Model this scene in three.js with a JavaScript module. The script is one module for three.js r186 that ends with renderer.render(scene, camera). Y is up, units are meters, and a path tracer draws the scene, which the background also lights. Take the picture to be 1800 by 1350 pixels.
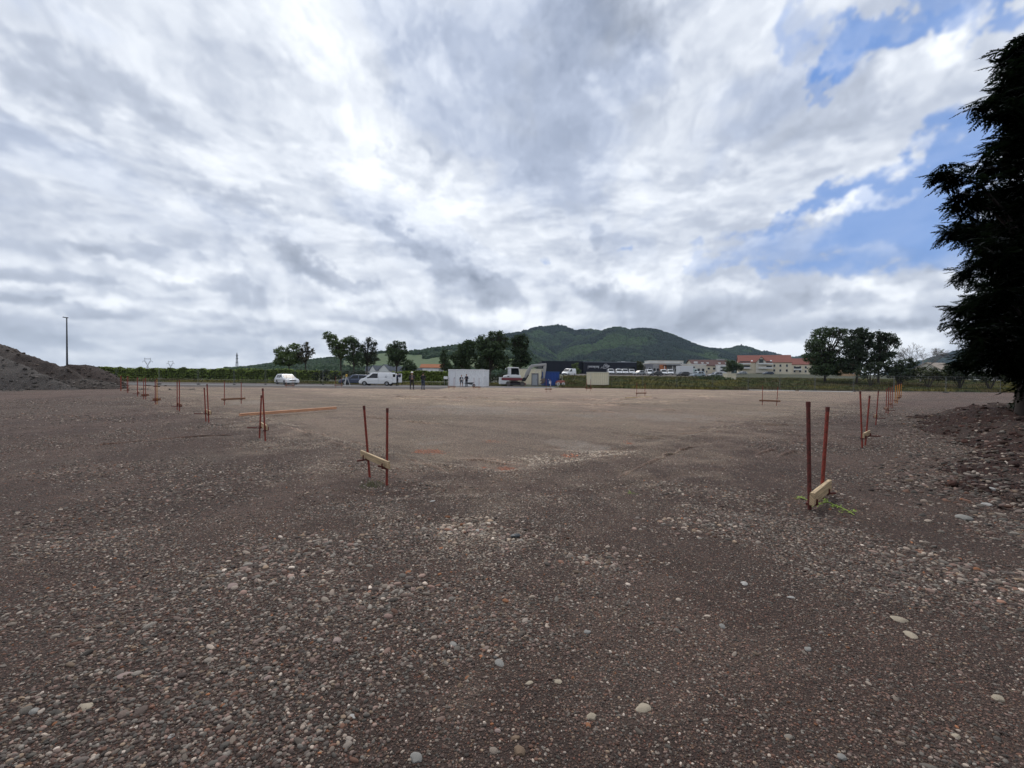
import * as THREE from 'three';
import { mergeGeometries, toCreasedNormals } from 'three/addons/utils/BufferGeometryUtils.js';
import { MarchingCubes } from 'three/addons/objects/MarchingCubes.js';

// ---------------------------------------------------------------- camera
const scene = new THREE.Scene();
const EYE = 1.5, FOCAL = 760;                       // metres above the gravel; focal length for a picture 1350 high
const camera = new THREE.PerspectiveCamera(2 * Math.atan(675 / FOCAL) * 180 / Math.PI, 4 / 3, 0.05, 30000);
camera.position.set(0, EYE, 0);
camera.rotation.order = 'YXZ';
camera.rotation.set(THREE.MathUtils.degToRad(-1.055), 0, THREE.MathUtils.degToRad(0.65));
camera.updateMatrixWorld();
const renderer = new THREE.WebGLRenderer({ antialias: true });
renderer.toneMapping = THREE.LinearToneMapping;
renderer.toneMappingExposure = 1.08;
renderer.shadowMap.enabled = true;

// ---------------------------------------------------------------- numbers
function rngOf(seed) { let a = seed >>> 0; return () => { a = (a + 0x6D2B79F5) >>> 0; let t = Math.imul(a ^ (a >>> 15), 1 | a); t = (t + Math.imul(t ^ (t >>> 7), 61 | t)) ^ t; return ((t ^ (t >>> 14)) >>> 0) / 4294967296; }; }
const clamp = (x, a = 0, b = 1) => Math.min(b, Math.max(a, x));
const sm = (a, b, x) => { const t = clamp((x - a) / (b - a)); return t * t * (3 - 2 * t); };
const mix = (a, b, t) => a + (b - a) * t;
const HASH = new Float32Array(65536); { const r = rngOf(77); for (let i = 0; i < 65536; i++) HASH[i] = r(); }
function vn(x, y) {                                  // value noise 0..1
  const xi = Math.floor(x), yi = Math.floor(y); let fx = x - xi, fy = y - yi;
  fx = fx * fx * (3 - 2 * fx); fy = fy * fy * (3 - 2 * fy);
  const a = HASH[(xi & 255) + ((yi & 255) << 8)], b = HASH[((xi + 1) & 255) + ((yi & 255) << 8)];
  const c = HASH[(xi & 255) + (((yi + 1) & 255) << 8)], d = HASH[((xi + 1) & 255) + (((yi + 1) & 255) << 8)];
  return (a + (b - a) * fx) * (1 - fy) + (c + (d - c) * fx) * fy;
}
function fbm(x, y, n = 4, g = 0.5) { let s = 0, a = 1, t = 0; for (let i = 0; i < n; i++) { s += a * vn(x, y); t += a; a *= g; const X = x * 1.62 + y * 1.18 + 17.3; y = y * 1.62 - x * 1.18 + 5.1; x = X; } return s / t; }

// ---------------------------------------------------------------- sky: thick broken cloud, computed once for the whole sphere
const SKYW = 2048, SKYH = 1024;
// soft cloud masses: azimuth, elevation, half width, half height (degrees), tilt (degrees), strength
const DARKS = [
  [9.8, 37.6, 6.33, 4.77, -16, 0.42],
  [14.0, 38.5, 4.35, 3.19, -10, 0.22],
  [4.0, 32.0, 6.55, 5.52, -56, 0.15],
  [7.1, 26.9, 4.54, 3.62, -4, 0.12],
  [-45.6, 25.0, 6.43, 1.98, -15, 0.22],
  [-40.0, 25.0, 5.89, 1.66, -26, 0.17],
  [-47.7, 19.8, 4.19, 1.42, -20, 0.15],
  [-36.8, 20.3, 5.45, 1.23, -36, 0.10],
  [-26.6, 13.5, 3.62, 1.57, -27, 0.40],
  [-20.3, 11.0, 4.78, 1.09, -4, 0.36],
  [-31.7, 8.9, 3.41, 1.51, -24, 0.30],
  [-24.1, 12.0, 3.69, 1.34, -22, 0.20],
  [-34.9, 12.1, 2.49, 0.96, -28, 0.18],
  [-39.2, 11.4, 1.14, 1.25, -16, 0.18],
  [-43.8, 11.6, 2.75, 0.53, -5, 0.22],
  [-14.5, 16.8, 2.74, 1.25, -45, 0.32],
  [-10.6, 14.3, 3.61, 1.57, -38, 0.34],
  [-3.5, 11.3, 4.04, 1.89, -14, 0.45],
  [-6.1, 13.2, 3.61, 1.29, -18, 0.20],
  [-46.1, 8.4, 5.04, 0.67, 1, 0.32],
  [-36.9, 9.2, 3.43, 0.71, -5, 0.25],
  [-45.7, 5.9, 6.90, 0.57, -2, 0.45],
  [-36.9, 6.1, 4.53, 0.60, -5, 0.32],
  [-40.5, 7.3, 5.55, 0.51, -1, 0.25],
  [-47.8, 9.1, 2.82, 0.40, 5, 0.15],
  [-24.1, 5.4, 7.89, 0.82, -2, 0.18],
  [-31.7, 4.5, 5.14, 0.51, 1, 0.15],
  [-46.8, 2.7, 4.16, 0.72, -8, 0.20],
  [-36.9, 2.1, 4.05, 0.42, -3, 0.18],
  [40.0, 5.9, 4.93, 0.63, -8, 0.40],
  [35.7, 8.4, 3.36, 0.71, -13, 0.22],
  [44.5, 7.4, 2.18, 0.74, -1, 0.25],
  [42.0, 12.4, 1.18, 0.57, -20, 0.30],
  [43.7, 10.4, 0.85, 0.63, -9, 0.30],
  [45.5, 12.7, 1.03, 0.51, 9, 0.15],
  [13.2, 10.0, 3.51, 1.41, -17, 0.22],
  [20.1, 5.6, 6.87, 0.98, 5, 0.28],
  [25.8, 7.1, 3.52, 0.93, -3, 0.15],
  [10.9, 17.3, 1.81, 2.27, -17, 0.26],
  [7.2, 22.6, 4.09, 2.58, -39, 0.12],
  [32.8, 25.8, 6.51, 3.10, 22, 0.24],
  [36.4, 23.1, 3.44, 1.66, 24, 0.12],
  [40.4, 25.8, 2.94, 1.53, 25, 0.10],
  [16.2, 32.1, 3.47, 4.25, -9, 0.14],
  [-0.4, 28.2, 3.29, 5.43, -0, 0.10],
  [-9.3, 36.6, 3.59, 1.70, -41, 0.12],
  [2.7, 25.2, 2.02, 1.35, -1, 0.14],
  [-10.7, 27.7, 1.72, 0.91, -55, 0.14],
  [-16.3, 26.2, 0.91, 0.76, -33, 0.20],
  [-32.8, 18.8, 3.59, 0.81, 1, 0.13],
  [-31.2, 17.7, 6.66, 0.94, 4, 0.12],
];
const BRIGHTS = [
  [42.8, 28.0, 2.71, 2.39, 7, 0.20],
  [39.9, 27.3, 2.32, 2.02, 16, 0.14],
  [-21.7, 31.5, 3.49, 10.56, 44, 0.20],
  [-12.1, 22.8, 9.27, 4.65, -26, 0.18],
  [-3.2, 17.4, 12.16, 4.17, -10, 0.15],
  [-24.2, 25.3, 8.38, 3.06, -27, 0.12],
  [43.9, 30.2, 1.41, 1.61, 12, 0.25],
  [37.6, 30.5, 2.00, 1.26, 21, 0.22],
  [37.5, 17.0, 1.95, 1.11, -3, 0.35],
  [40.6, 8.9, 2.49, 0.78, -7, 0.34],
  [37.1, 9.6, 1.85, 0.70, -7, 0.25],
  [27.0, 10.6, 3.97, 0.91, -5, 0.22],
  [12.4, 12.5, 4.80, 0.98, -3, 0.22],
  [-48.2, 7.3, 3.91, 0.35, 1, 0.28],
  [-40.1, 10.4, 5.02, 0.56, -6, 0.22],
  [-33.3, 11.5, 3.13, 0.86, -28, 0.20],
  [-18.9, 8.0, 9.06, 0.84, 3, 0.20],
  [-0.1, 7.5, 11.76, 1.33, -0, 0.18],
  [27.7, 3.7, 8.61, 0.93, -1, 0.30],
  [40.9, 3.9, 4.03, 0.79, -3, 0.30],
  [8.0, 14.0, 4.27, 1.39, -12, 0.16],
  [6.9, 35.4, 2.40, 3.02, -20, 0.10],
  [-49.7, 22.8, 1.67, 1.14, -36, 0.16],
  [20.0, 13.4, 7.36, 2.69, -5, 0.10],
  [-29.5, 20.3, 7.04, 1.82, -17, 0.10],
];
const GAPS = [
  [41.5, 31.8, 5.44, 1.71, -7, 1.15],
  [48.5, 29.4, 1.88, 0.98, -29, 1.20],
  [36.7, 29.9, 1.72, 1.34, 29, 0.95],
  [35.5, 28.8, 0.88, 1.73, -32, 0.80],
  [40.3, 30.6, 2.14, 1.07, 20, 0.80],
  [44.5, 20.6, 3.94, 2.59, 20, 1.35],
  [49.0, 21.7, 2.37, 2.27, 6, 1.00],
  [40.5, 19.3, 4.59, 1.71, 12, 1.20],
  [36.5, 18.7, 2.93, 0.90, 9, 0.95],
  [33.9, 17.7, 1.23, 0.75, 0, 1.00],
  [45.7, 17.2, 3.43, 1.19, 4, 0.85],
  [42.3, 15.3, 4.92, 1.27, 2, 0.60],
  [47.6, 13.4, 2.90, 1.44, -14, 0.55],
  [31.9, 16.5, 3.76, 0.85, 20, 0.55],
  [26.2, 16.4, 2.16, 1.03, 26, 0.45],
  [38.0, 13.2, 8.90, 2.63, -1, 0.72],
  [46.2, 11.5, 4.90, 2.31, -11, 0.72],
  [34.6, 11.7, 6.87, 1.43, -8, 0.55],
  [28.6, 15.1, 6.93, 1.65, 14, 0.60],
  [41.5, 15.0, 6.93, 2.16, 5, 0.72],
  [24.5, 13.1, 3.47, 0.79, 5, 0.40],
  [42.3, 17.1, 5.43, 1.37, 6, 0.50],
  [14.8, 14.8, 0.95, 0.68, -3, 0.50],
  [4.3, 14.0, 0.87, 0.49, -1, 0.40],
  [33.6, 33.2, 2.24, 2.66, -20, 0.38],
  [4.5, 3.9, 4.44, 0.37, 0, 0.30],
];
function masses(list, az, el) {
  let s = 0;
  for (const f of list) {
    const du = (az - f[0]) * Math.cos(el * Math.PI / 180), dv = el - f[1];
    if (Math.abs(du) > 3.2 * Math.max(f[2], f[3]) || Math.abs(dv) > 3.2 * Math.max(f[2], f[3])) continue;
    const c = f[6], t = f[7], a = (du * c + dv * t) / f[2], b = (dv * c - du * t) / f[3];
    s += f[5] * sm(0.14, 0.74, Math.exp(-(a * a + b * b)));
  }
  return s;
}
for (const l of [DARKS, BRIGHTS, GAPS]) for (const f of l) { f[6] = Math.cos(f[4] * Math.PI / 180); f[7] = Math.sin(f[4] * Math.PI / 180); }
{
  const data = new Float32Array(SKYW * SKYH * 4);
  const ca = Math.cos(14 * Math.PI / 180), sa = Math.sin(14 * Math.PI / 180);
  for (let j = 0; j < SKYH; j++) {
    const el0 = ((j + 0.5) / SKYH - 0.5) * 180;      // row 0 is straight down
    for (let i = 0; i < SKYW; i++) {
      const o = (j * SKYW + i) * 4; data[o + 3] = 1;
      const lon = ((i + 0.5) / SKYW - 0.5) * 2 * Math.PI;
      const dx = Math.cos(lon), dz = Math.sin(lon);  // three's chart: u = atan2(z, x)
      let az = Math.atan2(dx, -dz) * 180 / Math.PI;  // 0 ahead, right positive
      if (el0 < -1.5) { data[o] = 0.16; data[o + 1] = 0.17; data[o + 2] = 0.16; continue; }
      const el = Math.max(el0, 0.05), e = el * Math.PI / 180;
      // plane of cloud seen in perspective: streets run towards azimuth 14
      const k = 1 / (Math.sin(e) + 0.20), X = dx * Math.cos(e) * k, Z = -dz * Math.cos(e) * k;
      const along = X * sa + Z * ca, cross = X * ca - Z * sa;
      const w1 = fbm(cross * 0.7 + 3, along * 0.5 + 9, 3) - 0.5, w2 = fbm(cross * 0.7 + 31, along * 0.5 + 2, 3) - 0.5;
      const street = fbm(cross * 1.9 + w1 * 1.6 + 40, along * 0.6 + w2 * 1.2 + 11, 5, 0.52);
      const lump = fbm(cross * 2.6 + w2 * 1.5 + 7, along * 1.7 + w1 * 1.5 + 80, 5, 0.55);
      const fine = fbm(cross * 9 + w1 * 5, along * 6 + w2 * 5, 4, 0.55);
      const iu = az * Math.cos(e) / 8 + 3, iv = el / 6.5 + 7, iw = fbm(iu * 0.8 + 20, iv * 0.8 + 3, 3) - 0.5;
      const mott = fbm(iu + iw * 1.4, iv + iw * 1.1, 6, 0.6), bill = 1 - Math.abs(2 * fbm(iu * 1.5 + iw * 1.5 + 60, iv * 1.5 - iw * 1.2 + 14, 6, 0.6) - 1) * 2.6;   // heaps and their folded edges
      const flat = mix(2.4, 1.1, sm(4, 30, el));   // patches lie flatter towards the horizon
      const qa = sm(0.43, 0.58, fbm(iu * 0.75 + iw * 1.2 + 15, iv * 0.7 * flat - iw + 4, 7, 0.62)) - 0.5, qb = sm(0.42, 0.59, fbm(iu * 1.7 + iw * 1.8 + 35, iv * 1.5 * flat + iw + 24, 6, 0.62)) - 0.5, qc = sm(0.4, 0.6, fbm(iu * 4.2 + iw * 2 + 5, iv * 3.6 * flat + 44, 5, 0.62)) - 0.5;   // torn patches of three sizes
      // ragged edges of the named masses: shift where they are looked up
      const rag = 0.35 + 3.2 * Math.min(1, el / 22);
      const qx = az / 3.2, qy = el / 3.2;
      const ja = (fbm(qx + 11, qy * 1.25 + 3, 6, 0.64) - 0.5) * 2.5 * rag, je = (fbm(qx + 51, qy * 1.25 + 23, 6, 0.64) - 0.5) * 2.0 * rag;
      const A = az + ja, E = el + je;
      const dk = masses(DARKS, A, E), br = masses(BRIGHTS, A, E), gp = masses(GAPS, A, E);
      // low heaps near the horizon: flat bases, brighter tops
      const hx = az * 0.115 + 5 + w1 * 0.5, hy = el * 0.30;
      const hq = fbm(hx, hy, 5, 0.55), hq2 = fbm(hx, hy + 0.42, 5, 0.55);
      const low = Math.exp(-Math.pow((el - 6.5) / 7.5, 2)), high = sm(3, 26, el);
      let b = 0.765 + (street - 0.5) * mix(0.08, 0.24, high) + (lump - 0.5) * mix(0.05, 0.14, high) + (fine - 0.5) * 0.14 + (mott - 0.5) * 0.34 + (bill - 0.55) * 0.06 + qa * 0.14 + qb * 0.12 + qc * 0.075 + low * ((hq - hq2) * 0.8 + (hq - 0.5) * 0.25 - 0.02) - dk * 0.86 + br * 0.85;
      b = clamp(b, 0.0, 1.12);
      // cover: closed almost everywhere, opened by the gaps
      let cov = 1 - sm(0.2, 1.0, gp * (1 + 0.5 * qb + 0.3 * qc) + (mott - 0.5) * 0.5 + (fine - 0.5) * 0.25);
      cov *= 1 - 0.11 * sm(0.5, 0.34, lump + 0.25 * (fine - 0.5)) * sm(6, 24, el);
      const veil = 0.22 + 0.5 * Math.pow(fbm(cross * 3.2 + 5, along * 0.8 + 2, 4), 1.5) * 1.4;
      cov = Math.max(cov, clamp(veil * (1 - sm(0.6, 1.5, gp) * 0.65)));
      // colours, linear light
      const hz = Math.exp(-el / 9);
      const blue = [mix(0.085, 0.40, hz), mix(0.25, 0.55, hz), mix(0.66, 0.80, hz)];
      const c0 = [0.25, 0.29, 0.37], c1 = [0.52, 0.575, 0.685], c2 = [0.87, 0.915, 0.985];
      const haze = Math.exp(-el / 4.5) * 0.32;
      for (let c = 0; c < 3; c++) {
        let v = b < 0.6 ? mix(c0[c], c1[c], clamp((b + 0.05) / 0.65)) : mix(c1[c], c2[c], (b - 0.6) / 0.4);
        v = mix(blue[c], v, cov);
        data[o + c] = mix(v, [0.60, 0.67, 0.76][c], haze);
      }
    }
  }
  const sky = new THREE.DataTexture(data, SKYW, SKYH, THREE.RGBAFormat, THREE.FloatType);
  sky.mapping = THREE.EquirectangularReflectionMapping; sky.magFilter = THREE.LinearFilter; sky.minFilter = THREE.LinearFilter; sky.wrapS = THREE.RepeatWrapping;
  sky.needsUpdate = true;
  scene.background = sky; scene.environment = sky;
}
// the sun behind the cloud, ahead and a little to the left, very soft
const sun = new THREE.DirectionalLight(new THREE.Color(1, 0.94, 0.86), 1.25);
{ const a = -14 * Math.PI / 180, e = 52 * Math.PI / 180; sun.position.set(Math.sin(a) * Math.cos(e) * 100, Math.sin(e) * 100, -Math.cos(a) * Math.cos(e) * 100); }
sun.castShadow = true; sun.shadow.radius = 45; sun.shadow.mapSize.set(2048, 2048);
Object.assign(sun.shadow.camera, { left: -90, right: 90, top: 90, bottom: -90, near: 1, far: 320 });
scene.add(sun, sun.target);

// ---------------------------------------------------------------- placing: bearings of the site survey, in metres on the ground
const _v = new THREE.Vector3();
const dirOf = (u, v) => _v.set((u - 900) / FOCAL, -(v - 675) / FOCAL, -1).applyQuaternion(camera.quaternion);
const horizon = (u) => 661 + 0.01134 * (u - 900);
function onGround(u, v, h = 0) { const d = dirOf(u, v), t = (h - EYE) / d.y; return [d.x * t, h, d.z * t]; }
const bear = (u, d) => { const r = dirOf(u, horizon(u)); return r.x / -r.z * d; };          // sideways metres at a depth of d
const lift = (u, v, d) => { const r = dirOf(u, v); return EYE + r.y / -r.z * d; };            // height of a sight line at a depth of d

// ---------------------------------------------------------------- naming
const taken = {};
function numbered(n) { const k = taken[n] = (taken[n] ?? -1) + 1; return k ? `${n}_${String(k).padStart(3, '0')}` : n; }
function shadows(o) { o.traverse((m) => { if (m.isMesh) { m.castShadow = true; m.receiveShadow = true; } }); return o; }
function thing(name, label, category, pos = [0, 0, 0], turn = 0, group) {
  const o = new THREE.Group(); o.name = numbered(name); o.position.set(...pos); o.rotation.y = turn;
  o.userData = { label, category }; if (group) o.userData.group = group;
  scene.add(o); return o;
}
function part(name, geo, mat, parent) { const m = new THREE.Mesh(Array.isArray(geo) ? mergeAll(geo) : geo, mat); m.name = name; m.castShadow = m.receiveShadow = true; parent.add(m); return m; }
function solo(name, geo, mat, label, category, group) { const m = part(numbered(name), geo, mat, scene); m.userData = { label, category }; if (group) m.userData.group = group; return m; }
function setting(name, geo, mat) { const m = part(numbered(name), geo, mat, scene); m.userData = { kind: 'structure' }; return m; }
function copyOf(o, pos, turn, label, group) { const c = o.clone(); c.name = numbered(o.name.replace(/_\d{3}$/, '')); c.userData = { ...o.userData }; if (label) c.userData.label = label; if (group) c.userData.group = group; c.position.set(...pos); c.rotation.y = turn; scene.add(c); return c; }
function mergeAll(list) {
  const g = list.map((x) => { const y = x.index ? x.toNonIndexed() : x; return y; });
  const keep = ['position', 'normal', 'uv', 'color'].filter((k) => g.every((x) => x.attributes[k]));
  for (const x of g) for (const k of Object.keys(x.attributes)) if (!keep.includes(k)) x.deleteAttribute(k);
  return mergeGeometries(g);
}
const lin = (r, g, b) => new THREE.Color().setRGB(r, g, b);
const mat = (r, g, b, rough = 0.8, metal = 0, extra = {}) => new THREE.MeshStandardMaterial({ color: lin(r, g, b), roughness: rough, metalness: metal, ...extra });
// geometry shorthands
const box = (w, h, d, x = 0, y = 0, z = 0, ry = 0, rz = 0, rx = 0) => new THREE.BoxGeometry(w, h, d).rotateX(rx).rotateZ(rz).rotateY(ry).translate(x, y, z);
const cyl = (r0, r1, h, x = 0, y = 0, z = 0, n = 12) => new THREE.CylinderGeometry(r0, r1, h, n).translate(x, y, z);
const UP = new THREE.Vector3(0, 1, 0);
function rod(a, b, r0, r1 = r0, n = 8) {              // a round bar from a to b
  const A = new THREE.Vector3(...a), B = new THREE.Vector3(...b), D = B.clone().sub(A), L = D.length();
  const g = new THREE.CylinderGeometry(r1, r0, L, n); g.translate(0, L / 2, 0);
  g.applyQuaternion(new THREE.Quaternion().setFromUnitVectors(UP, D.normalize())); return g.translate(...a);
}
function bar(a, b, w, h) {                            // a square bar from a to b
  const A = new THREE.Vector3(...a), B = new THREE.Vector3(...b), L = A.distanceTo(B);
  const g = new THREE.BoxGeometry(w, h, L), m = new THREE.Matrix4().lookAt(A, B, Math.abs(A.x - B.x) + Math.abs(A.z - B.z) < 1e-4 ? new THREE.Vector3(1, 0, 0) : UP);
  return g.applyMatrix4(m).translate((a[0] + b[0]) / 2, (a[1] + b[1]) / 2, (a[2] + b[2]) / 2);
}
function slab(pts, depth, bevel = 0.02) {             // side profile [x, y] pushed along z, centred, edges rounded
  const s = new THREE.Shape(pts.map((p) => new THREE.Vector2(p[0], p[1])));
  const g = new THREE.ExtrudeGeometry(s, { depth: Math.max(0.001, depth - 2 * bevel), bevelEnabled: bevel > 0, bevelSize: bevel, bevelThickness: bevel, bevelOffset: -bevel, bevelSegments: 2, curveSegments: 8 });
  return g.translate(0, 0, -depth / 2 + bevel);
}

// ---------------------------------------------------------------- the lie of the land
const PADC = [-0.2, -6.4], Q = Math.SQRT1_2;
const padM = (x, z) => { const dx = x - PADC[0], dz = z - PADC[1], a = (dx - dz) * Q, b = (-dx - dz) * Q; return Math.min(a, b); };
const px2 = (l) => l.map(([u, v]) => { const p = onGround(u, v); return [p[0], p[2]]; });
// wheel and bucket marks: path, half width, depth
const RUTS = [
  [px2([[1085, 838], [1130, 816], [1170, 800], [1212, 787], [1262, 772]]), 0.16, 0.075],
  [px2([[1040, 866], [1120, 850], [1190, 838], [1262, 826]]), 0.13, 0.05],
  [px2([[975, 784], [1030, 788], [1065, 787], [1112, 788]]), 0.16, 0.09],
  [px2([[1088, 760], [1130, 764], [1192, 766]]), 0.17, 0.085], [px2([[1142, 753], [1190, 757], [1240, 758]]), 0.17, 0.07],
  [px2([[1188, 749], [1225, 751], [1268, 752]]), 0.17, 0.07], [px2([[1210, 735], [1255, 739], [1302, 740]]), 0.2, 0.08],
  [px2([[690, 699], [800, 702], [900, 705.5], [1000, 706.5], [1100, 706.5], [1200, 703], [1250, 698], [1225, 693]]), 0.42, 0.11],
  [px2([[700, 695.5], [820, 697.5], [930, 700], [1040, 700.5], [1140, 698]]), 0.42, 0.09],
  [px2([[1000, 709], [1080, 711], [1180, 708]]), 0.3, 0.06], [px2([[1150, 718], [1200, 720]]), 0.25, 0.05], [px2([[1020, 719], [1090, 724]]), 0.2, 0.05],
  [px2([[640, 728], [700, 735], [762, 741], [800, 747]]), 0.12, 0.05], [px2([[820, 796], [868, 803], [925, 809]]), 0.12, 0.06],
  [px2([[706, 803], [745, 815], [792, 828]]), 0.13, 0.085], [px2([[505, 745], [560, 760], [620, 778], [660, 790]]), 0.15, 0.06],
  [px2([[1328, 744], [1400, 748], [1500, 746]]), 0.22, 0.07], [px2([[1335, 755], [1390, 756]]), 0.18, 0.06],
  [px2([[1330, 800], [1400, 776], [1470, 760]]), 0.16, 0.06], [px2([[700, 855], [760, 862], [850, 866]]), 0.13, 0.05], [px2([[600, 865], [690, 872], [770, 868]]), 0.1, 0.05],
  [px2([[140, 786], [300, 771], [470, 762]]), 0.14, 0.03], [px2([[1290, 905], [1400, 880], [1560, 868], [1690, 905]]), 0.2, 0.04], [px2([[560, 930], [780, 920], [900, 938], [1080, 985], [1180, 1010]]), 0.2, 0.035],
  [px2([[750, 960], [765, 1050], [740, 1140]]), 0.09, 0.03], [px2([[480, 940], [420, 1010]]), 0.1, 0.02],
];
const RB = RUTS.map(([p, w]) => { const m = 4 * w; return [Math.min(...p.map((q) => q[0])) - m, Math.max(...p.map((q) => q[0])) + m, Math.min(...p.map((q) => q[1])) - m, Math.max(...p.map((q) => q[1])) + m]; });
function segDist(p, x, z) { let best = 1e9; for (let i = 0; i + 1 < p.length; i++) { const ax = p[i][0], az = p[i][1], bx = p[i + 1][0] - ax, bz = p[i + 1][1] - az; const t = clamp(((x - ax) * bx + (z - az) * bz) / (bx * bx + bz * bz)); const dx = x - ax - t * bx, dz = z - az - t * bz; best = Math.min(best, dx * dx + dz * dz); } return Math.sqrt(best); }
function H(x, z) {
  const d = -z, r = Math.hypot(x, z);
  let h = 0;
  if (r < 90) {
    const near = 1 - sm(60, 90, r);
    h += near * ((fbm(x * 0.3 + 9, z * 0.3 + 4, 3) - 0.5) * 0.04);
    if (r < 40) h += (fbm(x * 1.7, z * 1.7, 4, 0.62) - 0.5) * 0.028 * (1 - sm(25, 40, r)) * (padM(x, z) > 0 ? 0.45 : 1);
    const m = padM(x, z) + (fbm(x * 0.6 + 2, z * 0.6, 3) - 0.5) * 1.1;
    h -= 0.05 * sm(-0.25, 0.25, m) * near;
    if (Math.abs(m) < 1.4) h += 0.05 * Math.exp(-(((m + 0.2) / 0.3) ** 2)) * fbm(x * 0.8 + 50, z * 0.8, 3);
    for (let i = 0; i < RUTS.length; i++) {
      const b = RB[i]; if (x < b[0] || x > b[1] || z < b[2] || z > b[3]) continue;
      const w = RUTS[i][1], q = (segDist(RUTS[i][0], x, z) + (fbm(x * 3, z * 3, 2) - 0.5) * w * 0.7) / w;
      if (q < 4) h += RUTS[i][2] * 0.3 * (-Math.exp(-q * q) + 0.45 * Math.exp(-((q - 1.9) ** 2) * 1.6));
    }
  }
  // the bank and the rising land on the right, behind the site
  const side = sm(-0.02, 0.14, x / Math.max(1, d));
  h += side * (1.35 * sm(60, 100, d) + 0.021 * clamp(d - 100, 0, 175));
  if (d > 44 && d < 75) h += 0.35 * Math.exp(-(((d - 0.02 * x - (x < -10 ? 41.5 - 0.02 * x : 62)) / 1.2) ** 2)) * (x < -10 ? 1 : 0);
  return h;
}

const spill = (x, z) => sm(-3.4, 1.3, padM(x, z) + (fbm(x * 0.6 + 2, z * 0.6, 3) - 0.5) * 2.4 + (fbm(x * 2.2 + 9, z * 2.2, 4, 0.65) - 0.5) * 4.2);   // how far the rolled-in fines reach, ragged
// ---------------------------------------------------------------- textures
function dataTex(n, fn, srgb) {
  const a = new Uint8Array(n * n * 4); for (let y = 0; y < n; y++) for (let x = 0; x < n; x++) { const c = fn(x, y), o = (y * n + x) * 4; a[o] = clamp(c[0]) * 255; a[o + 1] = clamp(c[1]) * 255; a[o + 2] = clamp(c[2]) * 255; a[o + 3] = 255; }
  const t = new THREE.DataTexture(a, n, n, THREE.RGBAFormat); t.wrapS = t.wrapT = THREE.RepeatWrapping; t.magFilter = THREE.LinearFilter; t.minFilter = THREE.LinearMipmapLinearFilter; t.generateMipmaps = true; if (srgb) t.colorSpace = THREE.SRGBColorSpace; t.needsUpdate = true; return t;
}
const toS = (v) => v <= 0.0031308 ? v * 12.92 : 1.055 * Math.pow(v, 1 / 2.4) - 0.055;
// fine grit: small grains of several stones pressed into earth, 0.9 m a side
const GN = 1024, gritC = new Float32Array(GN * GN * 3), gritH = new Float32Array(GN * GN);
{
  const r = rngOf(5);
  for (let i = 0; i < GN * GN; i++) { const v = 0.13 + 0.16 * r(); gritC[i * 3] = v * 1.06; gritC[i * 3 + 1] = v * 0.97; gritC[i * 3 + 2] = v * 0.93; gritH[i] = 0.1 * r(); }
  for (let k = 0; k < 26000; k++) {
    const cx = r() * GN, cy = r() * GN, R = 1.6 + 7.5 * Math.pow(r(), 3.2), el = 0.55 + 0.45 * r(), th = r() * 6.283, ct = Math.cos(th), st = Math.sin(th);
    const t = r(); let v = 0.17 + 0.70 * Math.pow(r(), 1.7), c = t < 0.36 ? [1.06, 0.98, 0.93] : t < 0.6 ? [0.97, 1.0, 0.97] : t < 0.82 ? [1.15, 0.93, 0.88] : t < 0.92 ? [1.12, 0.99, 0.78] : [1.25, 0.8, 0.66];
    const q = Math.ceil(R);
    for (let y = -q; y <= q; y++) for (let x = -q; x <= q; x++) {
      const a = (x * ct + y * st) / R, b = (y * ct - x * st) / (R * el), s = a * a + b * b; if (s > 1) continue;
      const o = ((Math.floor(cy + y) + GN) % GN) * GN + (Math.floor(cx + x) + GN) % GN, hh = 0.15 + Math.sqrt(1 - s) * R / 9;
      if (hh < gritH[o]) continue; gritH[o] = hh; const n = 0.92 + 0.16 * r();
      for (let j = 0; j < 3; j++) gritC[o * 3 + j] = v * c[j] * n;
    }
  }
}
const gritMap = dataTex(GN, (x, y) => { const o = (y * GN + x) * 3; return [toS(gritC[o]), toS(gritC[o + 1]), toS(gritC[o + 2])]; }, true);
const gritBump = dataTex(GN, (x, y) => { const v = gritH[y * GN + x]; return [v, v, v]; });
const speck = dataTex(256, (() => { const r = rngOf(9); return (x, y) => { const v = toS(0.62 + 0.3 * r() + 0.25 * (fbm(x / 24, y / 24, 3) - 0.5)); return [v, v, v]; }; })(), true);
function woodTex(seed) { const r = rngOf(seed); const k = []; for (let i = 0; i < 5; i++) k.push([r() * 256, r() * 256]); return dataTex(256, (x, y) => { let n = fbm(x / 70 + seed, y / 5, 4); for (const [a, b] of k) { const q = ((x - a) / 14) ** 2 + ((y - b) / 6) ** 2; if (q < 4) n -= 0.35 * Math.exp(-q * 2); } const v = 0.55 + 0.75 * (n - 0.5) + 0.1 * vn(x / 2, y); return [toS(v), toS(v * 0.97), toS(v * 0.92)]; }, true); }

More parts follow.
